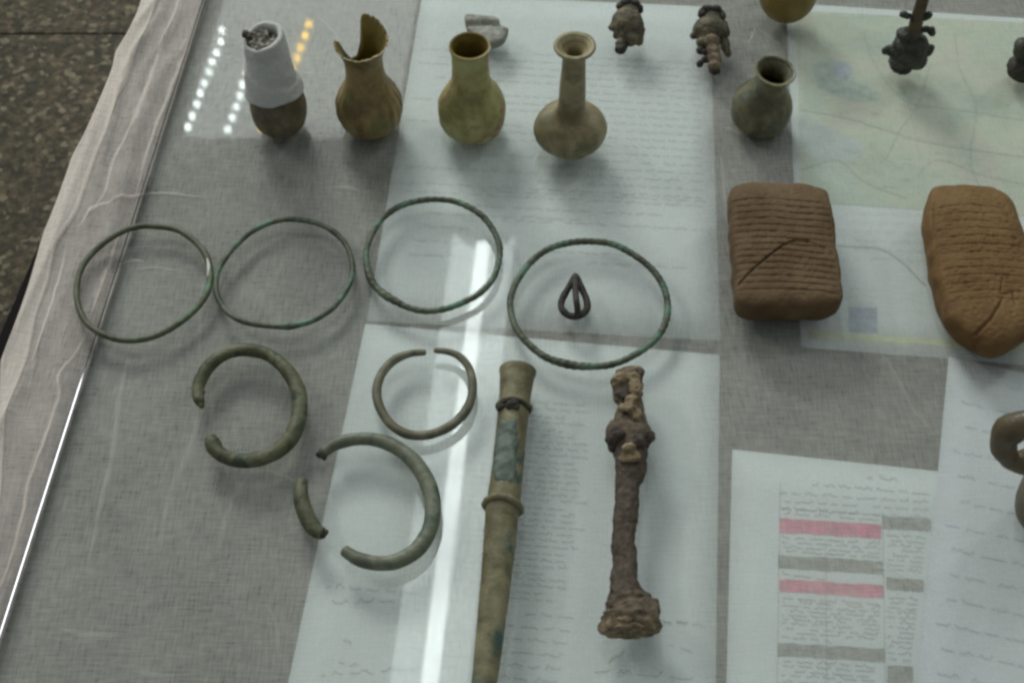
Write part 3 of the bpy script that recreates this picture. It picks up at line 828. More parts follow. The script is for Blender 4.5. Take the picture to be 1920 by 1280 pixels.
# A: brown bottle with its neck wrapped in white
axA = Axis(528, 231)
tA = thing('wrapped_bottle', axA.p, 'small brown bottle with a white wrapped neck full of crumbly soil', 'bottle', BG)
rowsA = [(233, 36), (227, 45), (214, 51), (200, 53), (185, 52), (172, 48), (160, 44)]
outA = smooth_profile([(0, 0), (axA.r(233, 24), 0.0003)] + [(r, max(z, 0.001)) for r, z in axA.prof(rowsA)], 50) + [(0, axA.z(160))]
link('body', lathe_mesh('body', outA, 72, jitter(0.04, 3.1)), M['clay_brown'], tA)
rowsW = [(171, 52.5), (166, 51.5), (160, 50), (150, 48), (128, 45), (105, 42.5), (85, 40.5), (69, 39)]
pw = [(r * 1.02, z) for r, z in axA.prof(rowsW)]
ztop = pw[-1][1]
wrap_prof = smooth_profile(pw, 60)
wr = [(wrap_prof[0][0] * 0.93, wrap_prof[0][1] + 0.0008)] + wrap_prof
wr += [(pw[-1][0] - 0.0012, ztop + 0.0006), (pw[-1][0] - 0.0030, ztop + 0.0002), (pw[-1][0] - 0.0036, ztop - 0.003), (pw[-1][0] - 0.004, ztop - 0.008)]
def wrap_fun(th, r, z):
    # overlapping turns of the wrap: a slanting step half way down and at the lower hem
    zz = z + 0.0035 * math.sin(th - 0.8) * (0.25 + 0.75 * (1 - z / ztop))
    step = 1.0
    s1_ = z - (0.62 * ztop - 0.008 * math.cos(th + 0.3)); step += 0.07 / (1 + math.exp(s1_ * 3000)) - 0.035
    k = step * (1 + 0.05 * nz((math.cos(th) * 0.02, math.sin(th) * 0.02, z), 90, 2.0)) + 0.03 * (1 - abs(nz((math.cos(th) * 0.02, math.sin(th) * 0.02, z * 1.6 + 0.006 * math.cos(th)), 150, 6.0))) ** 4 - 0.015
    zz = z + (-0.0050 * math.sin(th) + 0.0022 * math.cos(th) + 0.0006 * math.sin(5 * th)) * max(0.0, 1 - z / (0.75 * ztop)) * 1.6 + (0.0026 * math.cos(th - 0.5) if z > 0.9 * ztop else 0)
    return (r * k * math.cos(th), r * k * math.sin(th), zz)
link('neck_wrap', lathe_mesh('neck_wrap', wr, 90, wrap_fun), M['gauze_wrap'], tA)
rb = random.Random(3); balls = []
ri = pw[-1][0] - 0.0035
for k in range(34):
    a_ = rb.uniform(0, 6.28); rr = ri * math.sqrt(rb.random()) * 0.9
    balls.append((Vector((rr * math.cos(a_), rr * math.sin(a_), ztop - 0.0035 + rb.uniform(-0.001, 0.0016))), rb.uniform(0.0016, 0.0034)))
balls.append((Vector((0, 0, ztop - 0.006)), (ri, ri, 0.0035)))
link('soil_plug', blob_mesh('soil_plug', balls, 0.0006, 0.0006, 1.0, 500), M['soil'], tA)
link('crumb', blob_mesh('crumb', [(Vector((-ri * 1.12, 0.001, ztop + 0.001)), 0.0026), (Vector((-ri * 0.85, -0.002, ztop + 0.0005)), 0.0022)], 0.0006, 0.0006, 4, 500), M['figure_dark'], tA)

# B: fluted bottle with a broken mouth
axB = Axis(696, 227)
tB = thing('broken_bottle', axB.p, 'amber fluted bottle with a jagged broken mouth and one tall shard', 'bottle', BG)
rowsB = [(230, 43), (226, 51), (214, 58.5), (200, 61.5), (186, 60), (172, 53), (160, 45), (148, 39), (136, 36.5), (125, 36), (110, 36.5), (95, 41), (84, 47), (77, 52)]
outB = smooth_profile([(0, 0), (axB.r(231, 28), 0.0003)] + [(r, max(z, 0.001)) for r, z in axB.prof(rowsB)], 84)
zneck = axB.z(128); zr = axB.z(77)
import bisect
cut = [(0, 1.0), (22, 1.02), (34, 1.10), (48, 1.20), (66, 1.30), (84, 1.34), (93, 1.2), (101, 0.45), (115, 0.05), (140, 0.05), (154, 0.40), (164, 0.8), (177, 0.96), (188, 0.95), (205, 0.90), (235, 0.92), (270, 0.9), (305, 0.97), (330, 0.94), (360, 1.0)]
def kcut(th):
    d = math.degrees(th) % 360
    for (a0, k0), (a1, k1) in zip(cut, cut[1:]):
        if a0 <= d <= a1: return k0 + (k1 - k0) * (d - a0) / (a1 - a0)
    return 1.0
def funB(th, r, z):
    if z > zneck:
        k = kcut(th) + 0.012 * math.sin(13 * th + 1) + 0.01 * math.sin(29 * th)
        z2 = zneck + (z - zneck) * k
        if k < 1:  # a lower cut also ends at a smaller flare
            t_ = (z - zneck) / (zr - zneck); r = r - (r - axB.r(125, 34.5)) * (1 - max(k, 0)) * t_
        elif math.degrees(th) % 360 > 165 and math.degrees(th) % 360 < 195: r *= 1 + 0.10 * ((z - zneck) / (zr - zneck)) ** 2
        z = z2
    m = math.exp(-((z - 0.016) / 0.014) ** 2)
    k = 1 + 0.026 * math.cos(20 * th) * m + 0.02 * nz((math.cos(th) * 0.02, math.sin(th) * 0.02, z), 45, 8)
    return (r * k * math.cos(th), r * k * math.sin(th), z)
link('body', lathe_mesh('body', outB, 220, funB), M['glass_amber'], tB)
wallB = 0.0014
inB = [(r - wallB, z) for r, z in reversed(outB) if z > 0.006 and r > 0.004]
inB[0] = (inB[0][0], inB[0][1])
link('inside', lathe_mesh('inside', [outB[-1]] + inB + [(0, 0.004)], 220, funB), M['glass_inner'], tB)

# C: wide-mouthed flask
axC = Axis(886, 233)
vessel('wide_mouth_flask', axC, [(235, 44), (232, 54), (222, 61), (207, 64.5), (193, 63), (179, 56), (167, 47), (157, 40), (147, 36.5), (128, 35), (108, 35), (98, 36), (91, 38.5), (87, 39.5), (86, 38.5)],
       0.0016, M['glass_gold'], M['glass_inner'], 'yellow-green weathered flask with a wide open mouth, next to the grey sherd', 'flask', amp=0.05, seed=5.0)
# D: long-necked bottle
axD = Axis(1068, 268)
tD, oD, iD = vessel('long_necked_bottle', axD, [(271, 30), (266, 43), (259, 56), (250, 65), (240, 68.5), (231, 65.5), (222, 56), (216, 44), (211, 33), (204, 27), (190, 25.5), (170, 25), (150, 24), (130, 22.5), (112, 22), (101, 24), (94, 31), (89, 39), (87, 41), (85.5, 39.5)],
       0.0032, M['glass_brown'], M['glass_brown'], 'brown round bottle with a long neck and flat wide rim', 'bottle', amp=0.03, seed=9.0)
# broad flat lip of D
rl = axD.r(87, 40); zl_ = axD.z(86.5)
link('lip', lathe_mesh('lip', [(rl * 1.0, zl_ - 0.0006), (rl * 0.98, zl_ + 0.0006), (rl * 0.85, zl_ + 0.0006), (rl * 0.68, zl_ - 0.0004), (rl * 0.56, zl_ - 0.002), (rl * 0.50, zl_ - 0.006), (rl * 0.47, zl_ - 0.02)], 72, jitter(0.03, 9.0)), M['glass_brown'], tD)
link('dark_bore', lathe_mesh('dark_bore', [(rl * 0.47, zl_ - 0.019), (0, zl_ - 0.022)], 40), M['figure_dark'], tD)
# E: dark squat jar
axE = Axis(1421, 221)
vessel('squat_jar', axE, [(225, 42), (221, 50), (210, 56), (198, 57.5), (186, 54), (176, 47), (167, 39), (158, 33), (149, 31), (142, 32), (136, 35), (132, 39), (130, 40.5), (129, 39.5)],
       0.0022, M['jar_dark'], M['jar_dark'], 'dark olive squat jar with a flared mouth beside the map', 'jar', amp=0.055, seed=12.0, tilt=(math.radians(2), math.radians(5)))
# round amber pot reaching out of the picture
axP = Axis(1469, 27)
vessel('amber_pot', axP, [(30, 14), (27, 24), (18, 39), (4, 50), (-12, 54), (-28, 50), (-42, 38), (-50, 30), (-58, 29), (-64, 33), (-66, 36)],
       0.002, M['pot_amber'], M['glass_inner'], 'plain round amber pot standing on a corner of the map', 'pot', amp=0.02, seed=14.0)

# jug at the right with a loop handle
axJ = Axis(1962, 965)
tJ, oJ, iJ = vessel('handled_jug', axJ, [(968, 52), (962, 60), (945, 70), (915, 76), (885, 75), (862, 68), (840, 54), (824, 46), (808, 46), (795, 52), (788, 58), (786, 57)],
       0.003, M['jug'], M['jug'], 'brown jug with a thick loop handle on the pen-lined sheet', 'jug', amp=0.02, seed=16.0)
def jpt(px, py, dy=0.0):
    # point on the plane through the jug's axis that faces the camera
    z = axJ.z(py); x = (px - px_of(axJ.p + Vector((0, 0, z)))[0]) * (axJ.f0 + z * FW.z) / F_PX
    return Vector((x, dy, z))
link('handle', tube_mesh('handle', [jpt(1940, 788), jpt(1910, 797), jpt(1888, 812), jpt(1880, 831, -0.002), jpt(1890, 846, -0.004), jpt(1910, 849, -0.005), jpt(1932, 850, -0.004)],
     lambda s: 0.0062 + 0.0007 * math.sin(7 * s), False, 60, 16, lambda s, th, p: 1 + 0.16 * nz(p, 110, 3) + 0.06 * nz(p + Vector((0, 0, math.sin(th) * 0.004)), 350, 5)), M['jug'], tJ)

# grey sherd behind the flask
so = [U(x, y, ZT + 0.004) for x, y in ((872, 38), (905, 39), (934, 42), (940, 50), (955, 55), (952, 68), (940, 82), (918, 87), (898, 84), (886, 70), (876, 58))]
sc_ = sum(so, Vector()) / len(so)
def sherd_dz(x, y):
    v_ = (y - sc_.y); return -0.0022 * math.exp(-((v_ - 0.004) / 0.0022) ** 2) + 0.0015 * max(0, v_ / 0.01) + 0.0006 * nz((x, y, 0), 260, 2)
sherd = link('pottery_sherd', pillow_mesh('pottery_sherd', so, ZT, 0.008, 160, 30, 6.0, sherd_dz, 0.0012, 4.0), M['sherd'])
tag(sherd, 'flat grey grooved sherd lying behind the wide-mouthed flask', 'sherd')

# ------------------------------------------------------------------ figurines and bronze pieces
def B(px, py, h, r):
    """ball whose centre appears at (px, py) at height h above the glass; r in photo pixels"""
    p = U(px, py, ZT + h); k = mpp(p)
    return (p, tuple(x * k for x in r) if isinstance(r, tuple) else r * k)
def group_blob(t, name, balls, mat, voxel=0.0008, rough=0.0006, seed=0.0):
    o = Vector(t.location)
    return link(name, blob_mesh(name, [(c - o, r) for c, r in balls], voxel, rough, seed, 300), mat, t)
f1 = thing('clay_figurine', U(1176, 72, ZT), 'small greyish clay figurine with a dark cap on the printed sheet', 'figurine', 'small clay figurines')
group_blob(f1, 'body', [B(1176, 42, 0.011, (30, 30, 26)), B(1182, 50, 0.010, (26, 26, 24)), B(1196, 58, 0.008, (13, 24, 18)), B(1178, 24, 0.013, (22, 16, 18)),
                        B(1147, 52, 0.010, 7), B(1156, 48, 0.010, 12), B(1170, 66, 0.008, (13, 17, 14)), B(1184, 74, 0.007, (12, 15, 14)), B(1163, 82, 0.006, 10), B(1198, 74, 0.006, (9, 14, 12)), B(1155, 66, 0.007, 7)], M['figure_clay'], seed=1)
group_blob(f1, 'cap', [B(1164, 12, 0.017, (10, 9, 8)), B(1176, 4, 0.019, (14, 9, 8)), B(1190, 7, 0.018, (11, 9, 8)), B(1200, 17, 0.015, (7, 10, 9))], M['figure_dark'], seed=2)
group_blob(f1, 'foot', [B(1163, 93, 0.005, (11, 11, 10)), B(1170, 88, 0.005, 8)], M['figure_dark'], seed=3)
f2 = thing('clay_figurine', U(1335, 96, ZT), 'small tan clay figurine with a dark cap and long forked leg', 'figurine', 'small clay figurines')
group_blob(f2, 'body', [B(1331, 54, 0.012, (29, 28, 24)), B(1333, 34, 0.014, (22, 18, 18)), B(1354, 58, 0.010, (14, 24, 18)), B(1312, 58, 0.011, (14, 18, 16)), B(1300, 67, 0.010, 7),
                        B(1318, 80, 0.009, (13, 12, 12))], M['figure_clay'], seed=5)
group_blob(f2, 'leg', [B(1334, 78, 0.011, (16, 16, 15)), B(1337, 94, 0.009, (13, 17, 13)), B(1340, 110, 0.007, (13, 17, 13)), B(1339, 124, 0.006, (12, 12, 11))], M['figure_tan'], seed=6)
group_blob(f2, 'foot', [B(1340, 133, 0.0045, (11, 8, 9)), B(1336, 132, 0.004, 7)], M['figure_dark'], seed=7)
group_blob(f2, 'arm', [B(1313, 95, 0.007, (9, 8, 8)), B(1322, 98, 0.007, (8, 7, 7))], M['figure_dark'], seed=8)
group_blob(f2, 'arm', [B(1312, 120, 0.004, (7, 8, 8)), B(1322, 112, 0.005, (9, 7, 7)), B(1330, 106, 0.006, 7)], M['figure_dark'], seed=9)
group_blob(f2, 'leg', [B(1360, 86, 0.006, (9, 16, 12)), B(1365, 98, 0.005, (7, 10, 9)), B(1354, 74, 0.008, 10)], M['figure_clay'], seed=10)
group_blob(f2, 'cap', [B(1316, 26, 0.018, (8, 10, 8)), B(1326, 17, 0.020, (12, 8, 8)), B(1342, 18, 0.020, (12, 8, 8)), B(1354, 30, 0.017, (8, 12, 8))], M['figure_dark'], seed=11)

axK = Axis(1692, 128)
k1 = thing('kohl_pot', axK.p, 'dark green bronze pot with side knobs and a stick standing in it', 'bronze pot', 'dark knobbed bronze pots')
def K(ax, px, py, r, dy=0.0):
    z = ax.z(py); k = (ax.f0 + z * FW.z) / F_PX
    x = (px - px_of(ax.p + Vector((0, 0, z)))[0]) * k
    return (Vector((x, dy, z)), tuple(a_ * k for a_ in r) if isinstance(r, tuple) else r * k)
link('body', blob_mesh('body', [K(axK, 1704, 98, (36, 34, 32)), K(axK, 1708, 84, (32, 30, 24)), K(axK, 1734, 95, (14, 14, 14)), K(axK, 1744, 92, (8, 9, 10)), K(axK, 1672, 95, (12, 12, 11)), K(axK, 1661, 95, (8, 8, 9)),
                                K(axK, 1700, 64, (20, 18, 10)), K(axK, 1718, 112, (20, 22, 18)), K(axK, 1690, 114, (24, 20, 16))], 0.0008, 0.0007, 2.0, 250), M['bronze_dark'], k1)
link('foot', blob_mesh('foot', [K(axK, 1690, 126, (20, 20, 9)), K(axK, 1684, 121, (16, 18, 12))], 0.0008, 0.0005, 3.0, 300), M['bronze_dark'], k1)
sp = [K(axK, 1706, 84, 1)[0], K(axK, 1714, 56, 1)[0], K(axK, 1724, 28, 1, 0.002)[0], K(axK, 1735, -4, 1, 0.004)[0], K(axK, 1744, -34, 1, 0.006)[0]]
M['stick'] = patina('brown_stick', [(0.3, (0.045, 0.032, 0.016)), (0.6, (0.09, 0.068, 0.036))], 120, 0.6, None, bump=0.5)
stick = link('stick', tube_mesh('stick', sp, lambda s: 0.0046 - 0.0008 * s, False, 50, 14, lambda s, th, p: 1 + 0.12 * nz(p, 160, 2)), M['stick'], k1)
for nm, bl_ in (('knob', [K(axK, 1693, 24, (8, 8, 7), -0.002), K(axK, 1702, 30, (8, 7, 6)), K(axK, 1712, 36, 6)]), ('knob', [K(axK, 1741, 29, (8, 8, 8)), K(axK, 1732, 34, (8, 7, 6))]),
               ('knob', [K(axK, 1746, 58, (8, 8, 9)), K(axK, 1735, 55, (9, 7, 7)), K(axK, 1724, 58, 8), K(axK, 1748, 62, 7)])):
    link(nm, blob_mesh(nm, bl_, 0.0006, 0.0004, 6.0, 350), M['bronze_dark'], k1)
axK2 = Axis(1918, 138)
k2 = thing('kohl_pot', axK2.p, 'dark round bronze pot with a bulbous olive top', 'bronze pot', 'dark knobbed bronze pots')
link('body', blob_mesh('body', [K(axK2, 1919, 126, (30, 30, 22)), K(axK2, 1916, 134, (27, 26, 16)), K(axK2, 1921, 112, (16, 16, 14))], 0.0008, 0.0006, 9.0, 250), M['figure_dark'], k2)
link('top', blob_mesh('top', [K(axK2, 1920, 95, (20, 20, 20)), K(axK2, 1918, 84, (17, 17, 12)), K(axK2, 1926, 88, (16, 16, 14))], 0.0008, 0.0006, 10.0, 250), M['bronze_dark'], k2)

# ------------------------------------------------------------------ wire rings
def ring(name, px, dia, label, mat, seed, bumps=(), twist=0, amp=0.07):
    c = [U(x, y, ZT + 0.002) for x, y in px]
    k = sum(mpp(p) for p in c) / len(c); r0 = dia * k / 2
    o = sum(c, Vector()) / len(c); o.z = ZT
    pts = [Vector((p.x - o.x, p.y - o.y, r0 * 1.02)) for p in c]
    def rad(s):
        r = r0
        for s0, w, a_ in bumps:
            d_ = abs(s - s0); d_ = min(d_, 1 - d_); r *= 1 + a_ * math.exp(-(d_ / w) ** 2)
        return r
    def rf(s, th, p): return (1 + amp * nz(p, 120, seed) + 0.08 * nz(p, 420, seed + 3)) * (1 + (0.055 * math.cos(2 * (th + twist * 2 * math.pi * s)) if twist else 0))
    t = link(name, tube_mesh(name, pts, rad, True, 420, 14, rf), mat)
    t.location = o
    return tag(t, label, 'bangle', 'thin green wire bangles')
R1 = [(287, 424), (337, 433), (377, 465), (393, 499), (392, 537), (372, 574), (332, 608), (287, 631), (239, 638), (199, 629), (165, 608), (147, 574), (144, 537), (155, 499), (181, 467), (218, 440), (252, 426)]
R2 = [(550, 411), (587, 416), (618, 429), (644, 452), (658, 481), (661, 511), (652, 539), (630, 570), (601, 593), (569, 606), (531, 611), (494, 609), (456, 602), (428, 586), (411, 563), (405, 541), (407, 513), (418, 490), (438, 464), (466, 438), (494, 422), (522, 413)]
R3 = [(821, 374), (860, 380), (899, 401), (922, 427), (936, 459), (936, 485), (925, 521), (899, 550), (870, 566), (834, 579), (799, 583), (767, 577), (744, 566), (718, 550), (697, 527), (688, 495), (688, 466), (699, 437), (718, 409), (747, 388), (783, 377)]
R4 = [(1112, 453), (1151, 459), (1190, 479), (1225, 508), (1246, 543), (1252, 579), (1244, 614), (1222, 643), (1183, 669), (1144, 684), (1099, 687), (1060, 682), (1022, 669), (989, 643), (967, 614), (957, 579), (959, 553), (973, 521), (999, 488), (1031, 466), (1070, 455)]
M['bronze_ring1'] = patina('green_bronze_ring', [(0.3, (0.038, 0.036, 0.018)), (0.5, (0.072, 0.076, 0.040)), (0.7, (0.10, 0.12, 0.07))], 60, 0.5, (0.09, 0.19, 0.10), 40, 0.60, 0.5, 0.0006)
ring('wire_bangle', R1, 12, 'thin olive green wire bangle lying on bare gauze with a bright worn patch', M['bronze_ring1'], 1.0, ((0.17, 0.02, 0.25),), 0, 0.08)
ring('wire_bangle', R2, 11, 'thin dark green wire bangle wholly on bare gauze, with a small lump', M['bronze_green'], 2.0, ((0.47, 0.018, 0.40),), 0, 0.10)
ring('wire_bangle', R3, 12, 'thin twisted green wire bangle straddling the edge of the printed sheet', M['bronze_green'], 3.0, ((0.60, 0.03, 0.30), (0.68, 0.03, 0.25)), 26, 0.06)
ring('wire_bangle', R4, 13, 'thin twisted green wire bangle lying around the small dark pendant', M['bronze_green'], 4.0, ((0.53, 0.03, 0.25),), 34, 0.05)

# worn bright patch on the first bangle
o1 = [U(x, y, ZT + 0.0036) for x, y in ((388, 484), (391, 496), (391, 508), (389, 519))]
rg1 = next(o for o in COL.objects if o.name == 'wire_bangle')
M['bare_metal'] = patina('pale_corrosion', [(0.3, (0.40, 0.46, 0.36)), (0.7, (0.66, 0.68, 0.60))], 200, 0.4, None, bump=0.3)
link('worn_patch', tube_mesh('worn_patch', [p - Vector(rg1.location) for p in o1], lambda s_: 0.0011 * (0.3 + 0.7 * math.sin(math.pi * s_)), False, 30, 8), M['bare_metal'], rg1)

# pendant: an openwork drop
cp = U(1077, 562, ZT); kp = mpp(cp)
pend = thing('pendant', cp, 'small dark openwork drop pendant lying inside a wire bangle', 'pendant')
def pp(px, py, h): return U(px, py, ZT + h) - cp
loop = [pp(1079, 520, 0.004), pp(1066, 540, 0.0035), pp(1054, 562, 0.003), pp(1053, 578, 0.003), pp(1064, 590, 0.003), pp(1078, 593, 0.003), pp(1092, 589, 0.003), pp(1101, 577, 0.003), pp(1099, 560, 0.003), pp(1090, 540, 0.0035)]
link('frame', tube_mesh('frame', loop, 0.0021, True, 120, 12, lambda s, th, p: 1 + 0.12 * nz(p, 200, 1)), M['figure_dark'], pend)
link('strut', tube_mesh('strut', [pp(1079, 524, 0.005), pp(1079, 545, 0.010), pp(1081, 565, 0.012), pp(1083, 580, 0.009), pp(1083, 590, 0.004)], 0.0019, False, 50, 10), M['figure_dark'], pend)
link('tip', blob_mesh('tip', [(pp(1079, 518, 0.004), 0.0021), (pp(1079, 524, 0.005), 0.0026), (pp(1078, 532, 0.006), 0.0026)], 0.0005, 0.0003, 2, 400), M['figure_dark'], pend)

# ------------------------------------------------------------------ open bracelets
def bracelet(name, px, dias, label, mat, seed, amp=0.10, n=260, cat='bracelet', group='open bronze bracelets'):
    c = [U(x, y, ZT + 0.004) for x, y in px]
    k = sum(mpp(p) for p in c) / len(c)
    o = sum(c, Vector()) / len(c); o.z = ZT
    m = len(dias)
    def rad(s):
        x = s * (m - 1); i = min(int(x), m - 2); f = x - i
        r = (dias[i] * (1 - f) + dias[i + 1] * f) * k / 2
        e = min(s, 1 - s) / 0.012
        return r * (0.55 + 0.45 * math.sqrt(max(0, 1 - (1 - min(e, 1)) ** 2)))
    rmax = max(dias) * k / 2
    pts = [Vector((p.x - o.x, p.y - o.y, rmax * 0.98)) for p in c]
    t = link(name, tube_mesh(name, pts, rad, False, n, 18, lambda s, th, p: 1 + amp * nz(p, 90, seed) + 0.4 * amp * nz(p + Vector((0, 0, math.sin(th) * 0.004)), 260, seed + 2)), mat)
    t.location = o
    return tag(t, label, cat, group)
B1 = [(376, 757), (371, 736), (378, 710), (397, 682), (429, 662), (462, 657), (496, 663), (528, 684), (551, 714), (562, 747), (560, 785), (547, 819), (522, 845), (489, 860), (455, 864), (421, 856), (402, 840), (398, 824)]
B2 = [(799, 658), (770, 660), (738, 673), (715, 699), (706, 729), (711, 759), (729, 789), (755, 808), (785, 814), (819, 808), (855, 788), (878, 759), (886, 725), (881, 692), (864, 668), (841, 657), (813, 654)]
B3 = [(603, 851), (631, 832), (672, 823), (714, 827), (751, 844), (781, 871), (803, 909), (812, 950), (806, 991), (784, 1028), (747, 1051), (710, 1056), (672, 1048), (643, 1030)]
B4 = [(566, 899), (564, 931), (575, 967), (590, 992), (606, 1001)]
bracelet('open_bracelet', B1, (20, 25, 24, 25, 26, 27, 28, 29, 31, 30, 29, 27, 28), 'thick dark olive open bracelet lying on bare gauze', M['bronze_olive'], 1.0, 0.12)
bracelet('open_bracelet', B2, (12, 17, 18, 18, 18, 18, 18, 18, 17, 15, 11), 'slim tan open bracelet whose tapered ends almost meet', M['bronze_tan'], 2.0, 0.08)
bracelet('open_bracelet', B3, (22, 26, 27, 28, 30, 31, 30, 29, 29, 28, 22), 'thick grey-green open bracelet lying half on the handwritten sheet', M['bronze_grey'], 3.0, 0.09)
bracelet('bracelet_fragment', B4, (22, 29, 31, 31, 30, 24), 'short curved broken bracelet piece beside the paper edge', M['bronze_olive'], 4.0, 0.09, 90, 'bracelet piece', None)

def end_lump(o, items, seed, mat):
    bs = []
    for x, y, r in items:
        p = U(x, y, ZT + 0.004); bs.append((p - Vector(o.location), r * mpp(p)))
    link('broken_end', blob_mesh('broken_end', bs, 0.0006, 0.0006, seed, 400), mat, o)
br = [o for o in COL.objects if o.name.startswith(('open_bracelet', 'bracelet_fragment'))]
end_lump(br[0], [(373, 735, 12), (369, 741, 10), (375, 752, 9), (378, 760, 6)], 1, M['bronze_olive'])
end_lump(br[0], [(397, 826, 13), (404, 838, 14), (412, 848, 12)], 2, M['bronze_olive'])
end_lump(br[2], [(601, 851, 8), (607, 856, 7), (604, 847, 8)], 3, M['figure_dark'])
end_lump(br[3], [(604, 1001, 9), (609, 998, 7)], 4, M['figure_dark'])

# ------------------------------------------------------------------ bronze socket and rusted iron rod
def rod(name, rows, mat, label, cat, rfun, n, seg, hollow=False, flat=1.0, off=None):
    c = [U(x, y, ZT + 0.008) for x, y, h in rows]
    r_ = [h * mpp(p) for p, (_, _, h) in zip(c, rows)]
    o = sum(c, Vector()) / len(c); o.z = ZT
    L = [0.0]
    for i in range(1, len(c)): L.append(L[-1] + (c[i] - c[i - 1]).length)
    def rad(s):
        d_ = s * L[-1]; i = 0
        while i < len(L) - 2 and L[i + 1] < d_: i += 1
        f = min(max((d_ - L[i]) / (L[i + 1] - L[i]), 0), 1); f = f * f * (3 - 2 * f)
        return r_[i] * (1 - f) + r_[i + 1] * f
    zc = max(r_) * flat * 0.97
    pts = [Vector((p.x - o.x, p.y - o.y, zc if off is None else off)) for p in c]
    t = thing(name, o, label, cat)
    return t, pts, rad, o
rowsT = [(971, 699, 35), (969, 715, 32), (966, 745, 29.5), (963, 775, 29), (958, 820, 29), (952, 880, 29.5), (946, 930, 31), (942, 958, 32), (940, 985, 31), (935, 1040, 30), (929, 1100, 28.5), (919, 1190, 26.5), (908, 1285, 24.5), (895, 1390, 22)]
tT, ptsT, radT, oT = rod('bronze_socket', rowsT, None, 'long hollow olive bronze tube with a flared mouth and wire binding', 'bronze tube', None, 300, 40)
link('shaft', tube_mesh('shaft', ptsT, radT, False, 360, 44, lambda s, th, p: 1 + 0.02 * nz(p + Vector((0, 0, math.sin(th) * 0.01)), 60, 2) + 0.012 * nz(p + Vector((0, 0, math.sin(th) * 0.01)), 250, 4), 1.0, False), M['socket'], tT)
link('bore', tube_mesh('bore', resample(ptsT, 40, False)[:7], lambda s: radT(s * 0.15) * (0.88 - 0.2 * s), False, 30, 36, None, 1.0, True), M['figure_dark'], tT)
def axis_at(pts, s):
    R_ = resample(pts, 200, False); i = int(s * 199); T = (R_[min(i + 1, 199)] - R_[max(i - 1, 0)]).normalized(); return R_[i], T
def band(parent, s, dr, w, name, mat, jag=0.0, skew=0.0):
    c, T = axis_at(ptsT, s); N = Vector((0, 0, 1)).cross(T); r = radT(s) + dr
    pts = []
    for k in range(40):
        a_ = 2 * math.pi * k / 40
        pts.append(c + N * math.cos(a_) * r + Vector((0, 0, 1)) * math.sin(a_) * r + T * (skew * math.cos(a_ + 1) + jag * math.sin(a_ * 3)))
    return link(name, tube_mesh(name, pts, w, True, 120, 10, lambda q_, th, p: 1 + 0.25 * nz(p, 300, 3)), mat, parent)
def s_of(y):
    best = min(range(200), key=lambda i: abs(px_of(resample_T[i] + oT)[1] - y)); return best / 199
resample_T = resample(ptsT, 200, False)
band(tT, s_of(762), 0.0003, 0.0016, 'wire_binding', M['socket'], 0.0006)
band(tT, s_of(768), 0.0003, 0.0014, 'wire_binding', M['bronze_dark'], 0.0008)
band(tT, s_of(950), 0.0004, 0.0019, 'collar', M['socket'], 0.0003, 0.001)
def on_top(px, py):     # point of the tube's upper side seen at a pixel
    s = s_of(py); c, T = axis_at(ptsT, s); r = radT(s); p0 = c + oT
    zt_ = p0.z + r * 0.9; p = U(px, py, zt_); N = Vector((0, 0, 1)).cross(T)
    d_ = max(-0.98, min(0.98, (p - p0).dot(N) / r)); q_ = c + N * (d_ * r) + Vector((0, 0, math.sqrt(1 - d_ * d_) * r)); return q_
link('knot', blob_mesh('knot', [(on_top(936, 776), 0.0024), (on_top(941, 774), 0.0020)], 0.0005, 0.0004, 2, 400), M['figure_dark'], tT)
link('knot', blob_mesh('knot', [(on_top(955, 776), 0.0028), (on_top(962, 773), 0.0028), (on_top(967, 777), 0.0020)], 0.0005, 0.0004, 5, 400), M['figure_dark'], tT)
# crust of verdigris on the upper side
vb = []
rv = random.Random(5)
for k in range(70):
    x = rv.uniform(940, 964); y = rv.uniform(806, 910); x -= (y - 808) * 0.10
    q_ = on_top(x, y); vb.append((q_ - Vector((0, 0, 0.0014)), (rv.uniform(0.0022, 0.0036), rv.uniform(0.0035, 0.0060), 0.0019)))
link('verdigris_crust', blob_mesh('verdigris_crust', vb, 0.0009, 0.00025, 3, 500), M['verdigris'], tT)

rowsI = [(1178, 696, 21), (1179, 703, 27), (1177, 720, 29), (1176, 742, 28), (1180, 757, 24), (1181, 775, 26), (1183, 795, 29), (1180, 812, 38), (1180, 826, 42), (1181, 845, 34), (1181, 870, 29), (1181, 890, 27), (1176, 920, 24), (1174, 960, 23),
         (1171, 1000, 22), (1169, 1035, 24), (1170, 1065, 23), (1170, 1090, 25), (1173, 1110, 31), (1176, 1130, 42), (1180, 1150, 52), (1179, 1166, 52), (1176, 1180, 48), (1176, 1189, 44)]
tI, ptsI, radI, oI = rod('iron_rod', rowsI, None, 'rusted knobbly iron rod shaped like a bone, crusted with tan soil', 'iron rod', None, 300, 40, flat=0.72)
def ironf(s, th, p):
    q_ = p + Vector((math.cos(th) * 0.008, 0, math.sin(th) * 0.008))
    e_ = 1.0 + (1.0 if s > 0.86 or s < 0.10 else 0.0)
    k = 1 + 0.19 * nz(q_, 75, 1) + 0.12 * e_ * nz(q_, 170, 2) + 0.08 * e_ * nz(q_, 420, 3)
    if 0.16 < s < 0.34: k *= 1 + 0.12 * math.cos(2 * th) * math.sin(math.pi * (s - 0.16) / 0.18)
    return k
link('shank', tube_mesh('shank', ptsI, radI, False, 380, 64, ironf, 0.72), M['iron'], tI)
M['crust_dark'] = patina('dark_rust', [(0.3, (0.024, 0.018, 0.014)), (0.6, (0.07, 0.05, 0.04))], 180, 0.8, None, bump=0.8)
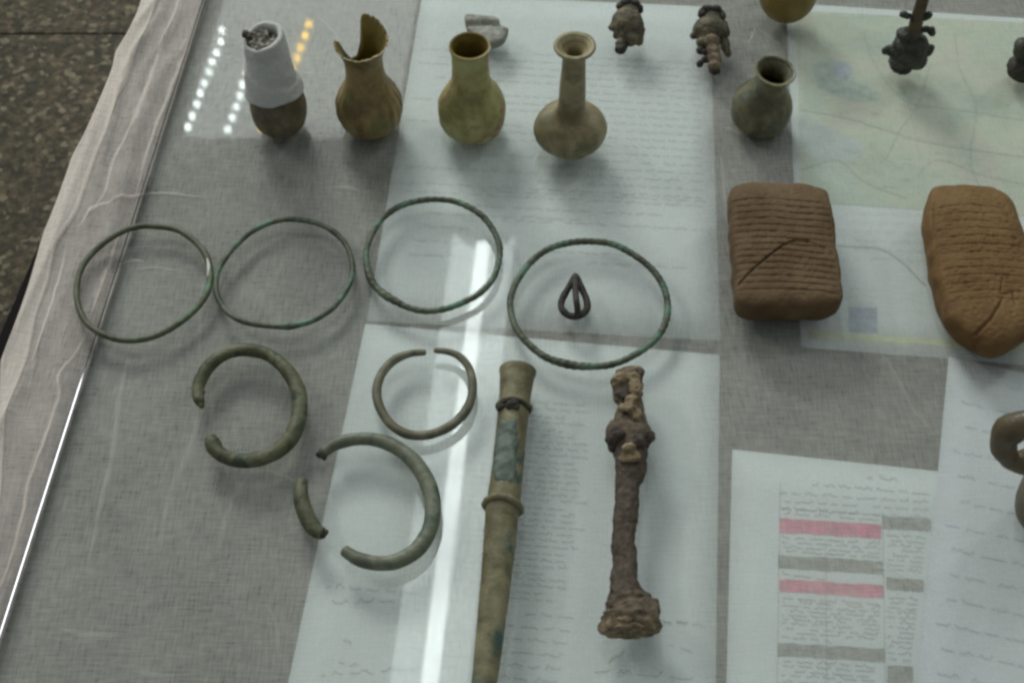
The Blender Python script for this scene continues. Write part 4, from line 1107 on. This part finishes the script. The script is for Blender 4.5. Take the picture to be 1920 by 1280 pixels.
M['crust_tan'] = patina('tan_soil', [(0.32, (0.09072, 0.06293, 0.0312)), (0.5, (0.2419, 0.1835, 0.104)), (0.68, (0.3629, 0.2937, 0.1768))], 200, 0.85, (0.1008, 0.06817, 0.0364), 160, 0.6, 0.9, 0.0015)
def lump(name, items, mat, seed):
    bs = []
    for x, y, h, r in items:
        p = U(x, y, ZT + h); bs.append((p - oI, r * mpp(p) if not isinstance(r, tuple) else tuple(a_ * mpp(p) for a_ in r)))
    link(name, blob_mesh(name, bs, 0.0007, 0.0009, seed, 320), mat, tI)
lump('rust_knob', [(1150, 824, 0.012, 15), (1158, 815, 0.014, 16), (1150, 836, 0.010, 12)], M['crust_dark'], 1)
lump('rust_knob', [(1214, 822, 0.012, 11), (1204, 815, 0.015, 14), (1200, 828, 0.016, 13), (1208, 834, 0.012, 10)], M['crust_dark'], 2)
lump('soil_lump', [(1165, 708, 0.016, (17, 12, 10)), (1185, 705, 0.016, (16, 10, 10)), (1192, 728, 0.016, (14, 22, 12)), (1184, 750, 0.017, (14, 12, 10)), (1176, 765, 0.017, (18, 10, 9)), (1192, 775, 0.015, (12, 18, 9)), (1160, 722, 0.012, 12)], M['crust_tan'], 3)
lump('rust_pit', [(1165, 738, 0.016, (15, 8, 7)), (1172, 744, 0.017, (8, 6, 6))], M['crust_dark'], 4)
lump('soil_lump', [(1180, 838, 0.020, (14, 10, 8)), (1190, 856, 0.017, (14, 12, 8)), (1172, 858, 0.016, (12, 10, 7))], M['crust_tan'], 5)
lump('soil_lump', [(1140, 1172, 0.007, (16, 17, 12)), (1156, 1178, 0.009, (16, 12, 12)), (1176, 1180, 0.010, (18, 11, 12)), (1196, 1178, 0.010, (16, 11, 12)), (1205, 1166, 0.012, (14, 12, 10)), (1152, 1158, 0.013, (12, 12, 8)), (1172, 1160, 0.018, (16, 8, 7))], M['crust_tan'], 6)
lump('rust_knob', [(1218, 1160, 0.010, (14, 14, 12)), (1210, 1148, 0.012, (14, 16, 12)), (1222, 1168, 0.007, (10, 9, 9))], M['crust_dark'], 7)

# ------------------------------------------------------------------ clay tablets
def seg_d(p, a, b):
    ab = b - a; t = max(0, min(1, (p - a).dot(ab) / ab.length_squared)); return (p - a - ab * t).length
def tablet(name, outline_px, thick, zmid, rows_px, cracks, mat, label, power, seed, groove=0.0007, wedge=0.0006):
    O = [U(x, y, ZT + zmid) for x, y in outline_px]
    # text rows as polylines on the top face
    rows = [[U(x, y, ZT + thick) for x, y in r] for r in rows_px]
    cr = [([U(x, y, ZT + thick) for x, y in pts], w, d_) for pts, w, d_ in cracks]
    def dz(x, y):
        p = Vector((x, y, 0)); z = 0.0
        dmin = 1.0
        p = p + Vector((0, 0.0002 * nz((x, y, 0), 130, seed + 2), 0))
        for r in rows:
            for a_, b_ in zip(r, r[1:]):
                A, Bv = Vector((a_.x, a_.y, 0)), Vector((b_.x, b_.y, 0))
                d_ = seg_d(p, A, Bv)
                if d_ < dmin: dmin = d_
        if dmin < 0.003:
            z -= groove * (1.0 + 0.7 * nz((x, y * 0.5, 0), 200, seed + 6)) * math.exp(-(dmin / 0.00065) ** 2)
        elif dmin < 1: pass
        z -= wedge * max(0.0, nz((x * 0.8, y, 0), 430, seed)) + 0.0003 * max(0.0, nz((x, y, 0), 900, seed)); z += 0.0011 * nz((x, y, 0), 60, seed)
        for pts, w, dep in cr:
            dm = min(seg_d(p, Vector((a_.x, a_.y, 0)), Vector((b_.x, b_.y, 0))) for a_, b_ in zip(pts, pts[1:]))
            dm += 0.0003 * nz((x, y, 0), 300, 9)
            if dm < w * 2.5: z -= dep * math.exp(-(max(dm, 0) / w) ** 2)
        return z
    me = pillow_mesh(name, O, ZT, thick, 380, 130, power, dz, 0.0016, seed)
    c = sum(O, Vector()) / len(O); c.z = ZT
    for v in me.vertices: v.co -= c
    o = link(name, me, mat); o.location = c
    return tag(o, label, 'clay tablet', 'inscribed clay tablets')
def rows_between(l0, l1, r0, r1, n, sag=2.0):
    out = []
    for k in range(n):
        f = k / (n - 1); a_ = lerp2(l0, l1, f); b_ = lerp2(r0, r1, f)
        out.append([a_, ((a_[0] + b_[0]) / 2, (a_[1] + b_[1]) / 2 - sag), b_])
    return out
T1 = [(1372, 363), (1400, 358), (1450, 357), (1500, 360), (1535, 366), (1550, 378), (1556, 410), (1560, 450), (1568, 490), (1574, 530), (1577, 562), (1570, 578), (1545, 586), (1500, 590), (1450, 590), (1405, 586), (1380, 574), (1375, 540), (1371, 480), (1368, 420), (1364, 380)]
tablet('clay_tablet', T1, 0.024, 0.012, rows_between((1367, 372), (1379, 540), (1553, 380), (1574, 546), 15, 4),
       [([(1388, 526), (1410, 505), (1440, 480), (1470, 458), (1490, 448)], 0.00055, 0.0022), ([(1490, 449), (1515, 450)], 0.0011, 0.0018), ([(1515, 450), (1545, 462), (1562, 470)], 0.0005, 0.001)],
       M['clay_tablet'], 'brown square clay tablet with closely ruled lines and a diagonal crack', 5.5, 2.0, 0.0007, 0.0005)
T2 = [(1738, 372), (1752, 360), (1790, 357), (1835, 359), (1872, 368), (1893, 390), (1908, 430), (1925, 480), (1945, 540), (1955, 590), (1935, 628), (1900, 650), (1865, 662), (1838, 655), (1810, 640), (1786, 615), (1768, 590), (1756, 550), (1746, 510), (1738, 460), (1733, 410)]
tablet('clay_tablet', T2, 0.024, 0.012, rows_between((1752, 385), (1785, 560), (1885, 388), (1950, 560), 13, 3),
       [([(1806, 632), (1840, 630)], 0.0022, 0.0045), ([(1800, 612), (1812, 622), (1835, 618), (1860, 595), (1880, 560)], 0.0007, 0.0016), ([(1755, 376), (1756, 430), (1762, 500), (1775, 560)], 0.0009, 0.0010), ([(1880, 520), (1876, 550), (1900, 545), (1906, 570)], 0.0005, 0.0012)],
       M['clay_orange'], 'orange-brown tapering clay tablet with worn lines and a broken tip', 4.2, 7.0, 0.00055, 0.0008)
